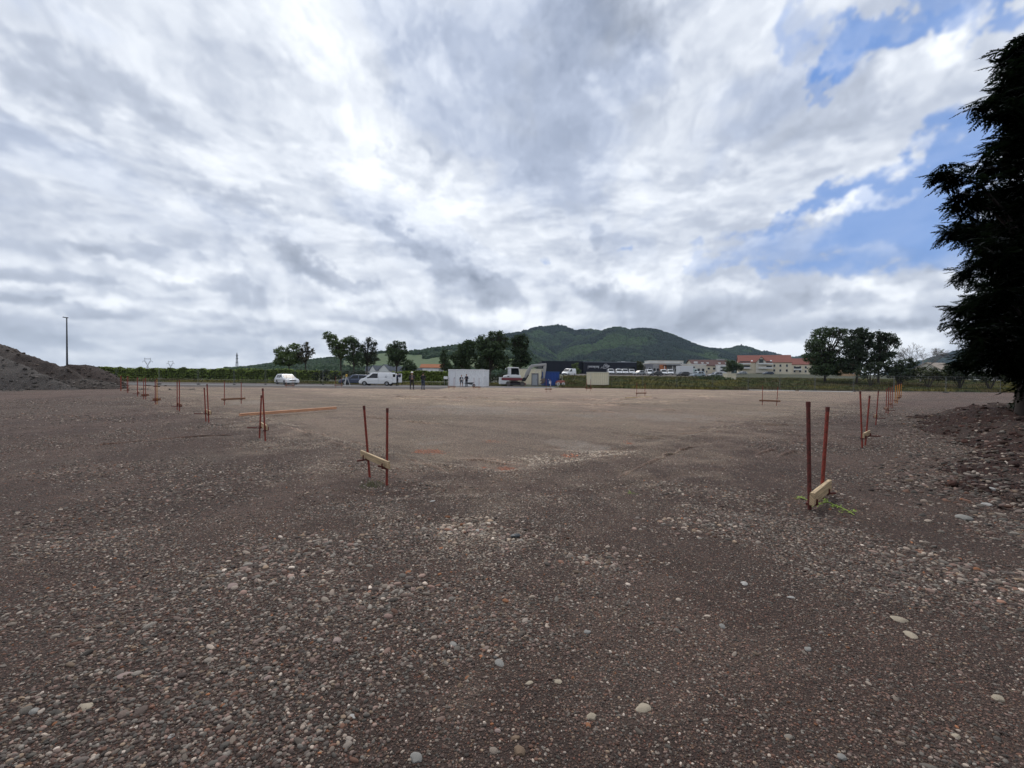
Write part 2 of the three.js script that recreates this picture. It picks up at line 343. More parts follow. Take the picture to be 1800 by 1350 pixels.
// ---------------------------------------------------------------- the ground: one sheet to the horizon
const PAINTED = [[757, 790, 34, 4.5, 'o'], [735, 788, 8, 3, 'o'], [868, 773, 22, 3.2, 'o'], [884, 821, 24, 5.5, 'o'], [850, 818, 7, 3, 'o'], [1003, 797, 22, 3.4, 'o'], [1104, 775, 7, 3.5, 'o'], [1110, 867, 10, 3.5, 'g'], [655, 850, 26, 9, 'm'], [456, 773, 12, 5, 'm']].map(([u, v, a, b, c]) => {
  const p = onGround(u, v), q = onGround(u + a, v), s = onGround(u, v - b); return [p[0], p[2], Math.abs(q[0] - p[0]), Math.abs(s[2] - p[2]), c]; });
const PALE = [[850, 719, 130, 6], [800, 713, 50, 4], [1150, 730, 110, 7], [760, 775, 40, 8], [440, 706, 40, 4], [1010, 778, 40, 9], [1040, 784, 30, 8], [1330, 725, 50, 3]].map(([u, v, a, b]) => { const p = onGround(u, v), q = onGround(u + a, v), s = onGround(u, v - b); return [p[0], p[2], Math.abs(q[0] - p[0]), Math.abs(s[2] - p[2])]; });
function groundColour(x, z, out) {
  const d = -z, r = Math.hypot(x, z), n1 = fbm(x * 0.22 + 3, z * 0.22 + 8, 4), n2 = fbm(x * 0.9, z * 0.9 + 40, 4, 0.6), n3 = fbm(x * 3.1 + 7, z * 3.1, 3, 0.6);
  // dark reddish earth with gravel outside, sandier fines rolled in on the platform
  let c = [0.42, 0.295, 0.235]; const k = 0.66 + 0.5 * n2 + 0.35 * (n3 - 0.5);
  c = c.map((v) => v * k); if (n1 > 0.5) { const t = sm(0.5, 0.66, n1) * 0.8; c = [mix(c[0], 0.38 * k, t), mix(c[1], 0.30 * k, t), mix(c[2], 0.24 * k, t)]; }
  const m = padM(x, z) + (fbm(x * 0.6 + 2, z * 0.6, 3) - 0.5) * 1.1 + (n2 - 0.5) * 3.4 + (n3 - 0.5) * 3.0;
  const wide = padM(x, z) + (n1 - 0.5) * 6 + (n2 - 0.5) * 3 - 9;
  const trk = fbm(x * 0.10 + z * 0.10 + 5, (x - z) * 1.1, 4, 0.6) * 0.5 + fbm(x * 0.16 + 40, z * 1.3, 4, 0.6) * 0.5, p = spill(x, z), kp = 0.72 + 0.38 * n2 + 0.3 * (n3 - 0.5) + 1.1 * (trk - 0.5);
  let fines = [1.0 * kp, 0.82 * kp, 0.615 * kp];
  const t2 = sm(0.42, 0.62, fbm(x * 0.5 + 90, z * 0.16 + 3, 4)); fines = [mix(fines[0], 0.97 * kp, t2), mix(fines[1], 0.77 * kp, t2), mix(fines[2], 0.60 * kp, t2)];
  c = c.map((v, i) => mix(v, fines[i] * (0.76 + 0.24 * sm(-1.5, 1.5, wide)), p));
  // dark earth patches, painted denser near the viewpoint to imitate lens vignetting
  if (p < 1) { const paintedDark = fbm(x * 0.75 + 13, z * 0.75 + 31, 4, 0.6) + (n3 - 0.5) * 0.7 + (n2 - 0.5) * 0.3, lim = r < 9 ? 0.33 : r < 20 ? 0.5 : 0.62, t = sm(lim - 0.12, lim + 0.12, paintedDark) * (1 - p); c = [mix(c[0], 0.26 * k, t), mix(c[1], 0.172 * k, t), mix(c[2], 0.134 * k, t)]; }
  for (const q of PALE) { const s = ((x - q[0]) / q[2]) ** 2 + ((z - q[1]) / q[3]) ** 2 + (n2 - 0.5) * 3 + (n3 - 0.5) * 3.5; if (s < 1.2) { const t = sm(1.2, 0.2, s) * 0.45; c = [mix(c[0], 1.0, t), mix(c[1], 0.93, t), mix(c[2], 0.82, t)]; } }
  // grass on the bank, vineyard soil on the left, meadow beyond
  const edge = x < -8 ? 47 : 59 - 2 * sm(0, 40, x) ;
  const g = sm(-1.2, 1.2, d - edge + (n2 - 0.5) * 4 + (n1 - 0.5) * 3);
  if (g > 0) {
    const gn = fbm(x * 0.5, z * 0.5 + 70, 4); let gc = x / Math.max(d, 1) > 0.02 ? [mix(0.085, 0.17, gn), mix(0.115, 0.19, gn), mix(0.05, 0.085, gn)] : [0.28, 0.25, 0.23];
    if (x / Math.max(d, 1) <= 0.02 && d > 66) gc = [mix(0.10, 0.17, gn), mix(0.13, 0.19, gn), mix(0.06, 0.09, gn)];
    if (x / d > 0.1 && d > 58 && d < 62 && n2 > 0.42) gc = [0.2, 0.135, 0.11];
    if (x / d > 0.12 && x / d < 0.52 && d > 118 && d < 215) gc = [0.33, 0.31, 0.29];
    c = c.map((v, i) => mix(v, gc[i], g));
  }
  if (r > 600) c = [0.12, 0.17, 0.07];
  if (r < 12 || d < 20) for (const q of PAINTED) { const s = ((x - q[0]) / q[2]) ** 2 + ((z - q[1]) / q[3]) ** 2; if (s < 1.3 && n3 + 0.35 * n2 > 0.56 + 0.32 * s) c = q[4] === 'o' ? [mix(c[0], 0.8, 0.7), mix(c[1], 0.3, 0.7), mix(c[2], 0.16, 0.7)] : q[4] === 'g' ? [0.30, 0.36, 0.12] : [mix(c[0], 0.14, 0.5), mix(c[1], 0.15, 0.5), mix(c[2], 0.07, 0.5)]; }
  out[0] = c[0]; out[1] = c[1]; out[2] = c[2];
}
{
  const ang = []; for (let a = -64; a <= 64.001; a += 0.23) ang.push(a); for (let a = 68; a <= 292; a += 4) ang.push(a); ang.push(296);
  const rad = [0.15]; let r = 0.6; while (r < 5600) { rad.push(r); r *= r < 1.5 ? 1.04 : r < 32 ? 1.0095 : r < 80 ? 1.014 : r < 300 ? 1.05 : 1.25; }
  const nA = ang.length, nR = rad.length, pos = new Float32Array(nA * nR * 3), uv = new Float32Array(nA * nR * 2), col = new Float32Array(nA * nR * 3), idx = [], c = [0, 0, 0];
  for (let j = 0; j < nR; j++) for (let i = 0; i < nA; i++) {
    const o = j * nA + i, a = ang[i] * Math.PI / 180, x = Math.sin(a) * rad[j], z = -Math.cos(a) * rad[j];
    pos[o * 3] = x; pos[o * 3 + 1] = H(x, z); pos[o * 3 + 2] = z; uv[o * 2] = x / 0.9; uv[o * 2 + 1] = z / 0.9;
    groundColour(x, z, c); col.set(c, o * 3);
    if (i + 1 < nA && j + 1 < nR) idx.push(o, o + nA, o + 1, o + 1, o + nA, o + nA + 1);
  }
  const g = new THREE.BufferGeometry(); g.setAttribute('position', new THREE.BufferAttribute(pos, 3)); g.setAttribute('uv', new THREE.BufferAttribute(uv, 2)); g.setAttribute('color', new THREE.BufferAttribute(col, 3)); g.setIndex(idx); 
  g.computeVertexNormals(); if (g.attributes.normal.getY(5000) < 0) { for (let i = 0; i < idx.length; i += 3) { const t = idx[i]; idx[i] = idx[i + 1]; idx[i + 1] = t; } g.setIndex(idx); g.computeVertexNormals(); }
  setting('ground', g, new THREE.MeshStandardMaterial({ vertexColors: true, map: gritMap, bumpMap: gritBump, bumpScale: 0.012, roughness: 0.92 }));
}
// the grey access track behind the site on the left
{
  const P = [], I = []; let n = 0; const N = 60;
  for (let i = 0; i <= N; i++) { const x = mix(-75, 6, i / N), z0 = -(50 + 0.11 * (x + 60)), z1 = z0 - 6; for (const z of [z0, z1]) P.push(x, H(x, z) + 0.012 + 0.02 * 0, z); if (i < N) { I.push(n, n + 2, n + 1, n + 1, n + 2, n + 3); } n += 2; }
  const g = new THREE.BufferGeometry(); g.setAttribute('position', new THREE.Float32BufferAttribute(P, 3)); g.setAttribute('uv', new THREE.Float32BufferAttribute(P.filter((_, i) => i % 3 !== 1).map((v) => v / 2.3), 2)); g.setIndex(I); g.computeVertexNormals();
  setting('access_track', g, new THREE.MeshStandardMaterial({ color: lin(0.2, 0.19, 0.185), map: speck, roughness: 0.95 }));
}

// ---------------------------------------------------------------- gravel
function stoneGeo(seed, detail, flat) {
  const g = new THREE.IcosahedronGeometry(1, detail), p = g.attributes.position, r = rngOf(seed), ox = r() * 50, sx = 0.8 + 0.5 * r(), sz = 0.7 + 0.4 * r(), ang = detail > 0 && r() < 0.5 ? 0.30 : 0.16;
  for (let i = 0; i < p.count; i++) { const x = p.getX(i), y = p.getY(i), z = p.getZ(i), k = 1 + ang * (2 * fbm(x * 1.3 + ox, y * 1.3 + z * 1.7 + ox, 3) - 1) ; p.setXYZ(i, x * k * sx, y * k * flat, z * k * sz); }
  g.computeVertexNormals(); g.deleteAttribute('uv'); return g;
}
const STONES = [[0.36, 0.33, 0.30], [0.30, 0.295, 0.28], [0.42, 0.37, 0.33], [0.24, 0.235, 0.225], [0.34, 0.26, 0.235], [0.27, 0.195, 0.175], [0.20, 0.185, 0.175], [0.50, 0.455, 0.41], [0.36, 0.29, 0.225], [0.25, 0.15, 0.115], [0.165, 0.15, 0.145], [0.25, 0.245, 0.23], [0.22, 0.165, 0.155], [0.26, 0.215, 0.20], [0.19, 0.15, 0.14]];
const pick = (r) => { const t = r(); return t < 0.035 ? [0.62, 0.58, 0.54] : t < 0.044 ? [0.40, 0.19, 0.10] : STONES[Math.floor(r() * STONES.length)]; };
const stoneMat = new THREE.MeshStandardMaterial({ color: 0xffffff, roughness: 0.92 });
function gravel(label, count, seed, geo, where, size, hfun = H, name = 'gravel', pale, tint) {
  const r = rngOf(seed), m = new THREE.InstancedMesh(geo, stoneMat, count), M = new THREE.Matrix4(), q = new THREE.Quaternion(), e = new THREE.Euler(), c = new THREE.Color(), g3 = [0, 0, 0];
  let n = 0, guard = 0;
  while (n < count && guard++ < count * 12) {
    const p = where(r); if (!p) continue; const s = size(r, p[0], p[1]); if (!s) continue;
    const y = hfun(p[0], p[1]); e.set((r() - 0.5) * 0.7, r() * 6.28, (r() - 0.5) * 0.7); q.setFromEuler(e);
    const st = 0.75 + 0.6 * r(); M.compose(new THREE.Vector3(p[0], y + s * 0.06, p[1]), q, new THREE.Vector3(s * st, s * (0.75 + 0.4 * r()), s / st)); m.setMatrixAt(n, M);
    let k = tint ? tint[Math.floor(r() * tint.length)] : pick(r); const v = (r() < spill(p[0], p[1]) * 1.1 - 0.05 ? 0.62 + 0.55 * r() : (0.26 + 0.8 * Math.pow(r(), 1.8))) * (pale ?? 1); k = [k[0] * 1.09, k[1] * 0.97, k[2] * 0.86];
    const pd = r() < spill(p[0], p[1]) * 1.1 - 0.05; k = pd && !tint ? [mix(k[0], 0.43, 0.6), mix(k[1], 0.35, 0.6), mix(k[2], 0.265, 0.6)] : k;
    for (const w of PAINTED) { const t = ((p[0] - w[0]) / w[2]) ** 2 + ((p[1] - w[1]) / w[3]) ** 2; if (t < 1.2 && r() > 0.25 + 0.55 * t) k = w[4] === 'o' ? [0.62, 0.25, 0.14] : w[4] === 'g' ? [0.35, 0.45, 0.1] : k; }
    m.setColorAt(n, c.setRGB(k[0] * v, k[1] * v, k[2] * v)); n++;
  }
  m.count = n; m.name = numbered(name); m.castShadow = m.receiveShadow = true; m.userData = { kind: 'stuff', label, category: 'gravel' }; scene.add(m); return m;
}
const wedge = (r0, r1, half = 58) => (r) => { const a = (r() * 2 - 1) * half * Math.PI / 180, d = Math.sqrt(mix(r0 * r0, r1 * r1, r())); return [Math.sin(a) * d, -Math.cos(a) * d]; };
const patchy = (x, z) => fbm(x * 0.75 + 20, z * 0.75 + 6, 4, 0.62);
const inPad = (x, z) => padM(x, z) + (fbm(x * 0.6 + 2, z * 0.6, 3) - 0.5) * 1.1 > 0.1;
const RICH = [[820, 925, 110, 22], [905, 940, 60, 14], [560, 960, 120, 24], [1060, 985, 90, 20], [470, 1000, 120, 30], [960, 805, 70, 9], [1060, 795, 60, 8], [1230, 925, 90, 20], [700, 1040, 80, 30], [1700, 1010, 100, 60]].map(([u, v, a, b]) => { const p = onGround(u, v), q = onGround(u + a, v), s = onGround(u, v - b); return [p[0], p[2], Math.abs(q[0] - p[0]), Math.abs(s[2] - p[2])]; });
const rich = (x, z) => { let t = 0; for (const q of RICH) t = Math.max(t, Math.exp(-(((x - q[0]) / q[2]) ** 2) - ((z - q[1]) / q[3]) ** 2)); return t; };
const fineSize = (lo, hi, pw) => (r, x, z) => { const n = patchy(x, z), ip = inPad(x, z); if (r() > (ip ? 0.5 : 0.5 + 1.1 * (n - 0.35))) return 0; return (lo + (hi - lo) * Math.pow(r(), pw)) * (ip ? 0.8 : 0.76 + 0.4 * sm(0.4, 0.62, n)); };
gravel('mixed grey, pink and brown gravel strewn over dark earth around the levelled platform corner', 190000, 101, stoneGeo(1, 1, 0.55), wedge(1.2, 5.5), fineSize(0.0025, 0.0125, 3.1));
gravel('coarser rounded pebbles lying among the fine gravel', 6000, 102, stoneGeo(2, 1, 0.45), wedge(1.2, 8), fineSize(0.007, 0.026, 3.6));
gravel('fine gravel spread further out between the setting-out stakes', 170000, 103, stoneGeo(3, 0, 0.55), wedge(5.2, 15), fineSize(0.006, 0.02, 2.8));
gravel('scattered gravel over the far part of the platform', 80000, 104, stoneGeo(4, 0, 0.55), wedge(14, 34), fineSize(0.012, 0.034, 2.6));
gravel('patches of clean washed cobbles lying in the gravel by the platform corner', 7000, 105, stoneGeo(6, 1, 0.5), wedge(1.6, 11, 56), (r, x, z) => { const t = rich(x, z); return r() < t * 1.25 - 0.2 ? 0.008 + 0.024 * Math.pow(r(), 2.0) : 0; }, H, 'gravel', 1.3);
// thin ridges of pushed-up earth along wheel and bucket marks
{
  const P = [], U = [], C = [], I = []; let n = 0; const r = rngOf(66), c3 = [0, 0, 0];
  for (const [pts, w] of RUTS) for (const off of [0, w * 2.4]) {
    if ((off && r() < 0.45) || Math.hypot(...pts[0]) < 6.6) continue;
    const cv = new THREE.CatmullRomCurve3(pts.map((p) => new THREE.Vector3(p[0], 0, p[1]))), L = cv.getLength(), N = Math.max(8, Math.ceil(L / 0.1)), far = Math.hypot(...pts[0]), W = far > 18 ? 0.2 : 0.06, Hh = far > 18 ? 0.075 : 0.032;
    for (let i = 0; i <= N; i++) {
      const p = cv.getPoint(i / N), t = cv.getTangent(i / N), sx = -t.z, sz = t.x, g = sm(0.38, 0.55, fbm(p.x * 1.1 + off, p.z * 1.1, 3)) * Math.min(1, i / 4, (N - i) / 4), hh = Hh * g * (0.5 + vn(p.x * 9, p.z * 9)), ww = W * (0.6 + 0.8 * vn(p.x * 4 + 8, p.z * 4)), j = off + (vn(p.x * 5, p.z * 5 + 9) - 0.5) * 0.12;
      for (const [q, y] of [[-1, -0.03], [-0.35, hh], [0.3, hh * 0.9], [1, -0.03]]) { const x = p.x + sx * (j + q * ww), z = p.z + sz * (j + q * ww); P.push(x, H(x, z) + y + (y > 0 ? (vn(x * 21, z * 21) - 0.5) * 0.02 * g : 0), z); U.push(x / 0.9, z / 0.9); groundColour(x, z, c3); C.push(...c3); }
      if (i < N) for (let k = 0; k < 3; k++) { const o = n + k; I.push(o, o + 1, o + 4, o + 1, o + 5, o + 4); } n += 4;
    }
    
  }
  const g = new THREE.BufferGeometry(); g.setAttribute('position', new THREE.Float32BufferAttribute(P, 3)); g.setAttribute('uv', new THREE.Float32BufferAttribute(U, 2)); g.setAttribute('color', new THREE.Float32BufferAttribute(C, 3)); g.setIndex(I); g.computeVertexNormals();
  setting('track_ridges', g, new THREE.MeshStandardMaterial({ vertexColors: true, map: gritMap, roughness: 0.95, side: THREE.DoubleSide }));
}

// ---------------------------------------------------------------- hills
function smoothLine(pts) { return (u) => { if (u <= pts[0][0]) return pts[0][1]; for (let i = 0; i + 1 < pts.length; i++) if (u <= pts[i + 1][0]) { const t = (u - pts[i][0]) / (pts[i + 1][0] - pts[i][0]); const p0 = pts[Math.max(0, i - 1)][1], p1 = pts[i][1], p2 = pts[i + 1][1], p3 = pts[Math.min(pts.length - 1, i + 2)][1]; return p1 + 0.5 * t * (p2 - p0 + t * (2 * p0 - 5 * p1 + 4 * p2 - p3 + t * (3 * (p1 - p2) + p3 - p0))); } return pts[pts.length - 1][1]; }; }
// a hill: ridge as sight lines at depth far, foot at depth near; trees of height th stand on it
function hill(ridge, near, far, th, colour, seed) {
  const line = smoothLine(ridge), u0 = ridge[0][0], u1 = ridge[ridge.length - 1][0], nU = Math.round((u1 - u0) / 4) + 1, nT = 46;
  const top = (u) => lift(u, line(u), far) - th;
  const at = (u, t) => { // t 0 foot .. 1 ridge .. 1.4 back slope
    const d = mix(near, far, t), x = bear(u, d), R = Math.max(0, top(u));
    const prof = t <= 1 ? Math.pow(sm(0, 1.0, t * 0.5) * 2, 1.0) * 0.5 + 0.5 * Math.pow(t, 1.25) : 1 - (t - 1) * 0.9;
    const gully = (fbm(x / (far * 0.06) + seed, d / (far * 0.22) + seed, 4) - 0.5) * 0.55 * Math.max(0, t * (1 - t)) * 4 * 0.5;
    return [x, Math.max(-30, R * (prof + gully * (t <= 1 ? 1 : 0))) - (t === 0 ? 25 : 0), -d];
  };
  const P = [], I = [], C = [];
  for (let j = 0; j <= nT; j++) for (let i = 0; i < nU; i++) { const u = mix(u0, u1, i / (nU - 1)), p = at(u, j / nT * 1.35); P.push(...p); C.push(...colour(p[0], p[1], -p[2], u, j / nT * 1.35)); if (i + 1 < nU && j < nT) { const o = j * nU + i; I.push(o, o + 1, o + nU, o + 1, o + nU + 1, o + nU); } }
  const g = new THREE.BufferGeometry(); g.setAttribute('position', new THREE.Float32BufferAttribute(P, 3)); g.setAttribute('color', new THREE.Float32BufferAttribute(C, 3)); g.setIndex(I); g.computeVertexNormals();
  const m = setting('hill', g, new THREE.MeshStandardMaterial({ vertexColors: true, roughness: 1 })); return { at, u0, u1, m };
}
const crownBlob = (() => { // a ragged tree seen from far away: cone-ish lump of facets
  const g = new THREE.IcosahedronGeometry(1, 1), p = g.attributes.position; for (let i = 0; i < p.count; i++) { const x = p.getX(i), y = p.getY(i), z = p.getZ(i), k = 0.75 + 0.5 * vn(x * 3 + 9, y * 3 + z * 4); p.setXYZ(i, x * k * (1 - 0.25 * y), y * k, z * k * (1 - 0.25 * y)); } g.computeVertexNormals(); g.deleteAttribute('uv'); return g; })();
const treeMat = new THREE.MeshStandardMaterial({ color: 0xffffff, roughness: 1 });
function forest(label, hl, count, seed, size, keep, tint) {
  const r = rngOf(seed), m = new THREE.InstancedMesh(crownBlob, treeMat, count), M = new THREE.Matrix4(), c = new THREE.Color(), q = new THREE.Quaternion(); let n = 0, guard = 0;
  while (n < count && guard++ < count * 10) {
    const u = mix(hl.u0, hl.u1, r()), t = Math.pow(r(), 0.8) * 1.08, p = hl.at(u, t); if (!keep(u, t, p, r)) continue;
    const s = size * (0.7 + 0.6 * r()), con = vn(p[0] / 160 + seed, p[2] / 120) ; const tall = con > 0.55 ? 1.5 : 1.0;
    q.setFromAxisAngle(UP, r() * 6.28); M.compose(new THREE.Vector3(p[0], p[1] + s * 0.45, p[2]), q, new THREE.Vector3(s * 0.62, s * 0.62 * tall, s * 0.62)); m.setMatrixAt(n, M);
    const k = tint(p, r, con); m.setColorAt(n, c.setRGB(...k)); n++;
  }
  m.count = n; m.name = numbered('forest'); m.castShadow = m.receiveShadow = true; m.userData = { kind: 'stuff', label, category: 'forest' }; scene.add(m);
}
const woodsFloor = () => [0.02, 0.035, 0.018];
const woods = (p, r, con) => { const a = 0.45 + 0.95 * r(), b = vn(p[0] / 240 + 3, p[2] / 150 + 8), k = con > 0.52 ? [0.014, 0.030, 0.024] : b > 0.52 ? [0.042, 0.078, 0.028] : [0.024, 0.048, 0.024]; return k.map((v) => v * a * 0.85); };
const hRear = hill([[880, 640], [900, 612], [915, 585], [925, 581], [940, 576.5], [955, 573.5], [975, 571.5], [990, 573.5], [1000, 578], [1010, 581], [1030, 578.5], [1045, 579], [1060, 584], [1090, 600], [1120, 640]], 2300, 3600, 16, woodsFloor, 3);
forest('dark green wooded slope of the rounded summit behind the dark shed', hRear, 15000, 31, 17, (u, t) => t > 0.05, woods);
const hLeft2 = hill([[780, 640], [800, 612], [830, 604], [850, 598], [880, 590], [900, 586], [915, 585], [935, 592], [960, 606], [990, 628], [1010, 650]], 1500, 2900, 15, woodsFloor, 7);
forest('wooded shoulder of the mountain falling towards the vineyard hill', hLeft2, 11000, 32, 15, (u, t) => t > 0.05, woods);
const hMain = hill([[920, 650], [960, 628], [1000, 606], [1030, 591], [1053, 582.5], [1065, 577.5], [1080, 574], [1095, 575.5], [1105, 578.5], [1130, 577.5], [1150, 579.5], [1175, 585], [1195, 593], [1215, 602], [1240, 610], [1262, 614], [1290, 625], [1320, 640], [1340, 655]], 1500, 3000, 16, woodsFloor, 11);
forest('dark green wooded flank of the broad mountain above the car park', hMain, 30000, 33, 15, (u, t) => t > 0.04, woods);
const hCone = hill([[1220, 630], [1245, 614.5], [1262, 614], [1280, 612], [1292, 609], [1302, 607.5], [1314, 609], [1325, 613], [1338, 618.5], [1352, 625], [1372, 631], [1400, 650]], 2200, 3500, 14, woodsFloor, 17);
forest('small wooded cone hill with a ruined tower on top', hCone, 8000, 34, 16, (u, t) => t > 0.04, woods);
const hFar = hill([[1310, 640], [1340, 622], [1358, 623], [1372, 627], [1388, 631], [1402, 629], [1425, 628], [1450, 634], [1500, 650]], 4300, 5300, 0, woodsFloor, 23);
forest('far wooded ridge seen between the cone hill and the big airy tree', hFar, 4000, 37, 24, (u, t) => t > 0.1, woods);
const hRight = hill([[1540, 660], [1580, 646], [1620, 634], [1655, 623], [1690, 615.5], [1720, 609], [1760, 603], [1810, 598], [1870, 600], [1950, 625]], 2600, 4300, 16, woodsFloor, 29);
forest('wooded hillside behind the white building on the right', hRight, 9000, 35, 19, (u, t) => t > 0.1, woods);
// vineyard hill on the left: striped slopes, woodland along the crest
const plots = (x, y, d, u, t) => { const a = Math.floor(x / 85 + 0.35 * d / 85), b = Math.floor(d / 140 + 0.2 * x / 140), h = HASH[(a * 37 + b * 101) & 65535], s = 0.9 + 0.25 * Math.sin((h > 0.5 ? x : d * 0.7 + x * 0.5) / 1.6); return h < 0.25 ? [0.13 * s, 0.15 * s, 0.055] : h < 0.7 ? [0.085 * s, 0.125 * s, 0.042] : [0.06, 0.1, 0.035]; };
const hVine = hill([[395, 656], [410, 652.5], [440, 646.5], [480, 640], [520, 636], [560, 632], [600, 627], [650, 621], [700, 617], [735, 616.5], [760, 614], [800, 609], [840, 604], [880, 602], [920, 610], [960, 640]], 620, 1500, 4, plots, 41);
forest('dark woodland and hedges along the crest and foot of the vineyard hill', hVine, 5200, 36, 8, (u, t, p, r) => (u < 600 && t < 0.9 ? r() < 0.75 : (t > 0.93 && u > 740) || (t > 0.55 && t < 0.8 && u > 745 && vn(p[0] / 60, p[2] / 60) > 0.5) || t < 0.12 || (t > 0.5 && vn(p[0] / 45 + 4, p[2] / 70) > 0.72)), (p, r) => { const a = 0.6 + 0.6 * r(); return [0.03 * a, 0.055 * a, 0.022 * a]; });
// ruined tower on the cone
{ const p = hCone.at(1302, 1), y = p[1] + 8; const t = thing('ruined_tower', 'tiny ruined castle tower on top of the wooded cone hill', 'tower', [p[0], p[1], p[2]]); part('keep', [cyl(5, 6, 26, 0, 12, 0, 10)], mat(0.1, 0.095, 0.09), t); part('wall', [box(22, 10, 8, -8, 5, 0)], mat(0.1, 0.095, 0.09), t); }

// ---------------------------------------------------------------- trees
const barkMat = new THREE.MeshStandardMaterial({ color: lin(0.075, 0.062, 0.05), roughness: 1, map: speck });
const leafMat = new THREE.MeshPhysicalMaterial({ vertexColors: true, roughness: 1, transmission: 0.3, thickness: 0, side: THREE.DoubleSide });
function leafCloud(clumps, seed, density, size, tone) { // clumps [x, y, z, rx, ry, rz]; leaves gather in sprigs inside each clump
  const r = rngOf(seed), P = [], N = [], C = []; const a = new THREE.Vector3(), b = new THREE.Vector3(), c = new THREE.Vector3(), g = () => (r() + r() + r() - 1.5) / 1.5;
  for (const [cx, cy, cz, rx, ry, rz = rx, dens = 1] of clumps) {
    const vol = rx * ry * rz, sprigs = Math.max(6, Math.round(density * dens * Math.pow(vol, 0.72)));
    for (let s = 0; s < sprigs; s++) {
      let x, y, z, q; do { x = r() * 2 - 1; y = r() * 2 - 1; z = r() * 2 - 1; q = x * x + y * y + z * z; } while (q > 1 || (q < 0.25 && r() < 0.6));
      const sx = cx + x * rx, sy = cy + y * ry, sz = cz + z * rz, sr = size * (1.6 + 1.8 * r()), tn = 0.65 + 0.7 * r(), nl = 7 + Math.floor(r() * 7);
      for (let l = 0; l < nl; l++) {
        const px = sx + g() * sr, py = sy + g() * sr * 0.7, pz = sz + g() * sr, w = size * (0.5 + 0.6 * r());
        a.set(g(), g() * 0.7, g()).normalize().multiplyScalar(w); b.set(g(), g() - 0.3, g()).cross(a).normalize().multiplyScalar(w * 0.55); c.crossVectors(a, b).normalize(); if (c.y < 0) c.negate();
        const k = tn * (0.85 + 0.3 * r()), col = [tone[0] * k, tone[1] * k, tone[2] * k];
        const V = [[px - a.x, py - a.y, pz - a.z], [px + b.x, py + b.y, pz + b.z], [px + a.x, py + a.y, pz + a.z], [px - b.x, py - b.y, pz - b.z]];
        for (const i of [0, 1, 2, 0, 2, 3]) { P.push(...V[i]); N.push(c.x, c.y, c.z); C.push(...col); }
      }
    }
  }
  const geo = new THREE.BufferGeometry(); geo.setAttribute('position', new THREE.Float32BufferAttribute(P, 3)); geo.setAttribute('normal', new THREE.Float32BufferAttribute(N, 3)); geo.setAttribute('color', new THREE.Float32BufferAttribute(C, 3)); return geo;
}
// a tree standing at depth d: trunk bearing, crown clumps as bearings and heights of the survey
function tree(label, d, foot, clumps, o = {}) {
  const x0 = bear(foot, d), z0 = -d, y0 = H(x0, z0), r = rngOf(o.seed ?? Math.round(foot * 7)), s = d / FOCAL;
  const t = thing(o.name ?? 'tree', label, o.category ?? 'tree', [x0, y0, z0], 0, o.group);
  const cl = clumps.map(([u, v, a, b, dens]) => [bear(u, d) - x0, lift(u, v, d) - y0, (r() - 0.5) * a * s * 0.9, a * s * 0.92, b * s * 0.92, a * s * 0.8, (dens ?? 1) * 0.85]);
  for (const c of [...cl]) for (let k = 0; k < 4; k++) { const a = r() * 6.28, b = (r() - 0.35) * 1.6, q = 0.22 + 0.2 * r(); cl.push([c[0] + Math.cos(a) * Math.cos(b) * c[3] * 1.02, c[1] + Math.sin(b) * c[4] * 1.02, c[2] + Math.sin(a) * Math.cos(b) * c[5], c[3] * q, c[4] * q, c[5] * q, c[6] * 1.1]); }
  const topY = Math.max(...cl.map((c) => c[1])), tr = (o.trunk ?? 0.022) * topY, G = [];
  const fork = [0, Math.max(0.4, Math.min(...cl.map((c) => c[1] - c[4] * 0.3)) * 0.8), 0];
  if (!o.bush) { G.push(rod([0, -0.3, 0], fork, tr, tr * 0.72, 8)); }
  for (const c of cl) { const mid = [mix(fork[0], c[0], 0.45) + (r() - 0.5) * 0.4, mix(fork[1], c[1], 0.6), mix(fork[2], c[2], 0.45)]; const f = o.bush ? [0, -0.1, 0] : fork; G.push(rod(f, mid, tr * 0.55, tr * 0.36, 6), rod(mid, [c[0], c[1], c[2]], tr * 0.36, tr * 0.16, 5));
    for (let k = 0; k < (o.twigs ?? 3); k++) { const e = [c[0] + (r() * 2 - 1) * c[3] * 0.9, c[1] + (r() * 1.7 - 0.7) * c[4] * 0.9, c[2] + (r() * 2 - 1) * c[5] * 0.9]; G.push(rod([mix(mid[0], c[0], 0.7), mix(mid[1], c[1], 0.7), mix(mid[2], c[2], 0.7)], e, tr * 0.14, tr * 0.05, 4)); } }
  part('trunk', G, barkMat, t);
  if (o.leaves !== 0) part('crown', leafCloud(cl, 900 + Math.round(foot * 3), o.density ?? 60, o.leaf ?? 0.2, o.tone ?? [0.05, 0.082, 0.026]), leafMat, t);
  return t;
}
const DK = [0.072, 0.115, 0.042], MD = [0.14, 0.2, 0.06], BR = [0.1, 0.09, 0.045];
tree('round leafy tree standing behind the white parked car', 108, 508, [[497, 622, 13, 13], [515, 616, 14, 13], [507, 632, 22, 12], [522, 630, 9, 12], [490, 636, 8, 8]], { tone: MD });
tree('thin reddish open tree next to the round leafy one', 109, 537, [[535, 612, 8, 11, .45], [543, 620, 8, 11, .4], [534, 630, 11, 9, .45], [528, 618, 5, 8, .5]], { tone: BR, twigs: 9 });
tree('tall tree whose crown leans out at the top, behind the dark car', 112, 599, [[575, 590, 8, 8], [583, 598, 9, 10], [590, 612, 14, 13], [603, 606, 9, 12], [598, 622, 15, 9, .8], [613, 598, 8, 7]], { tone: MD });
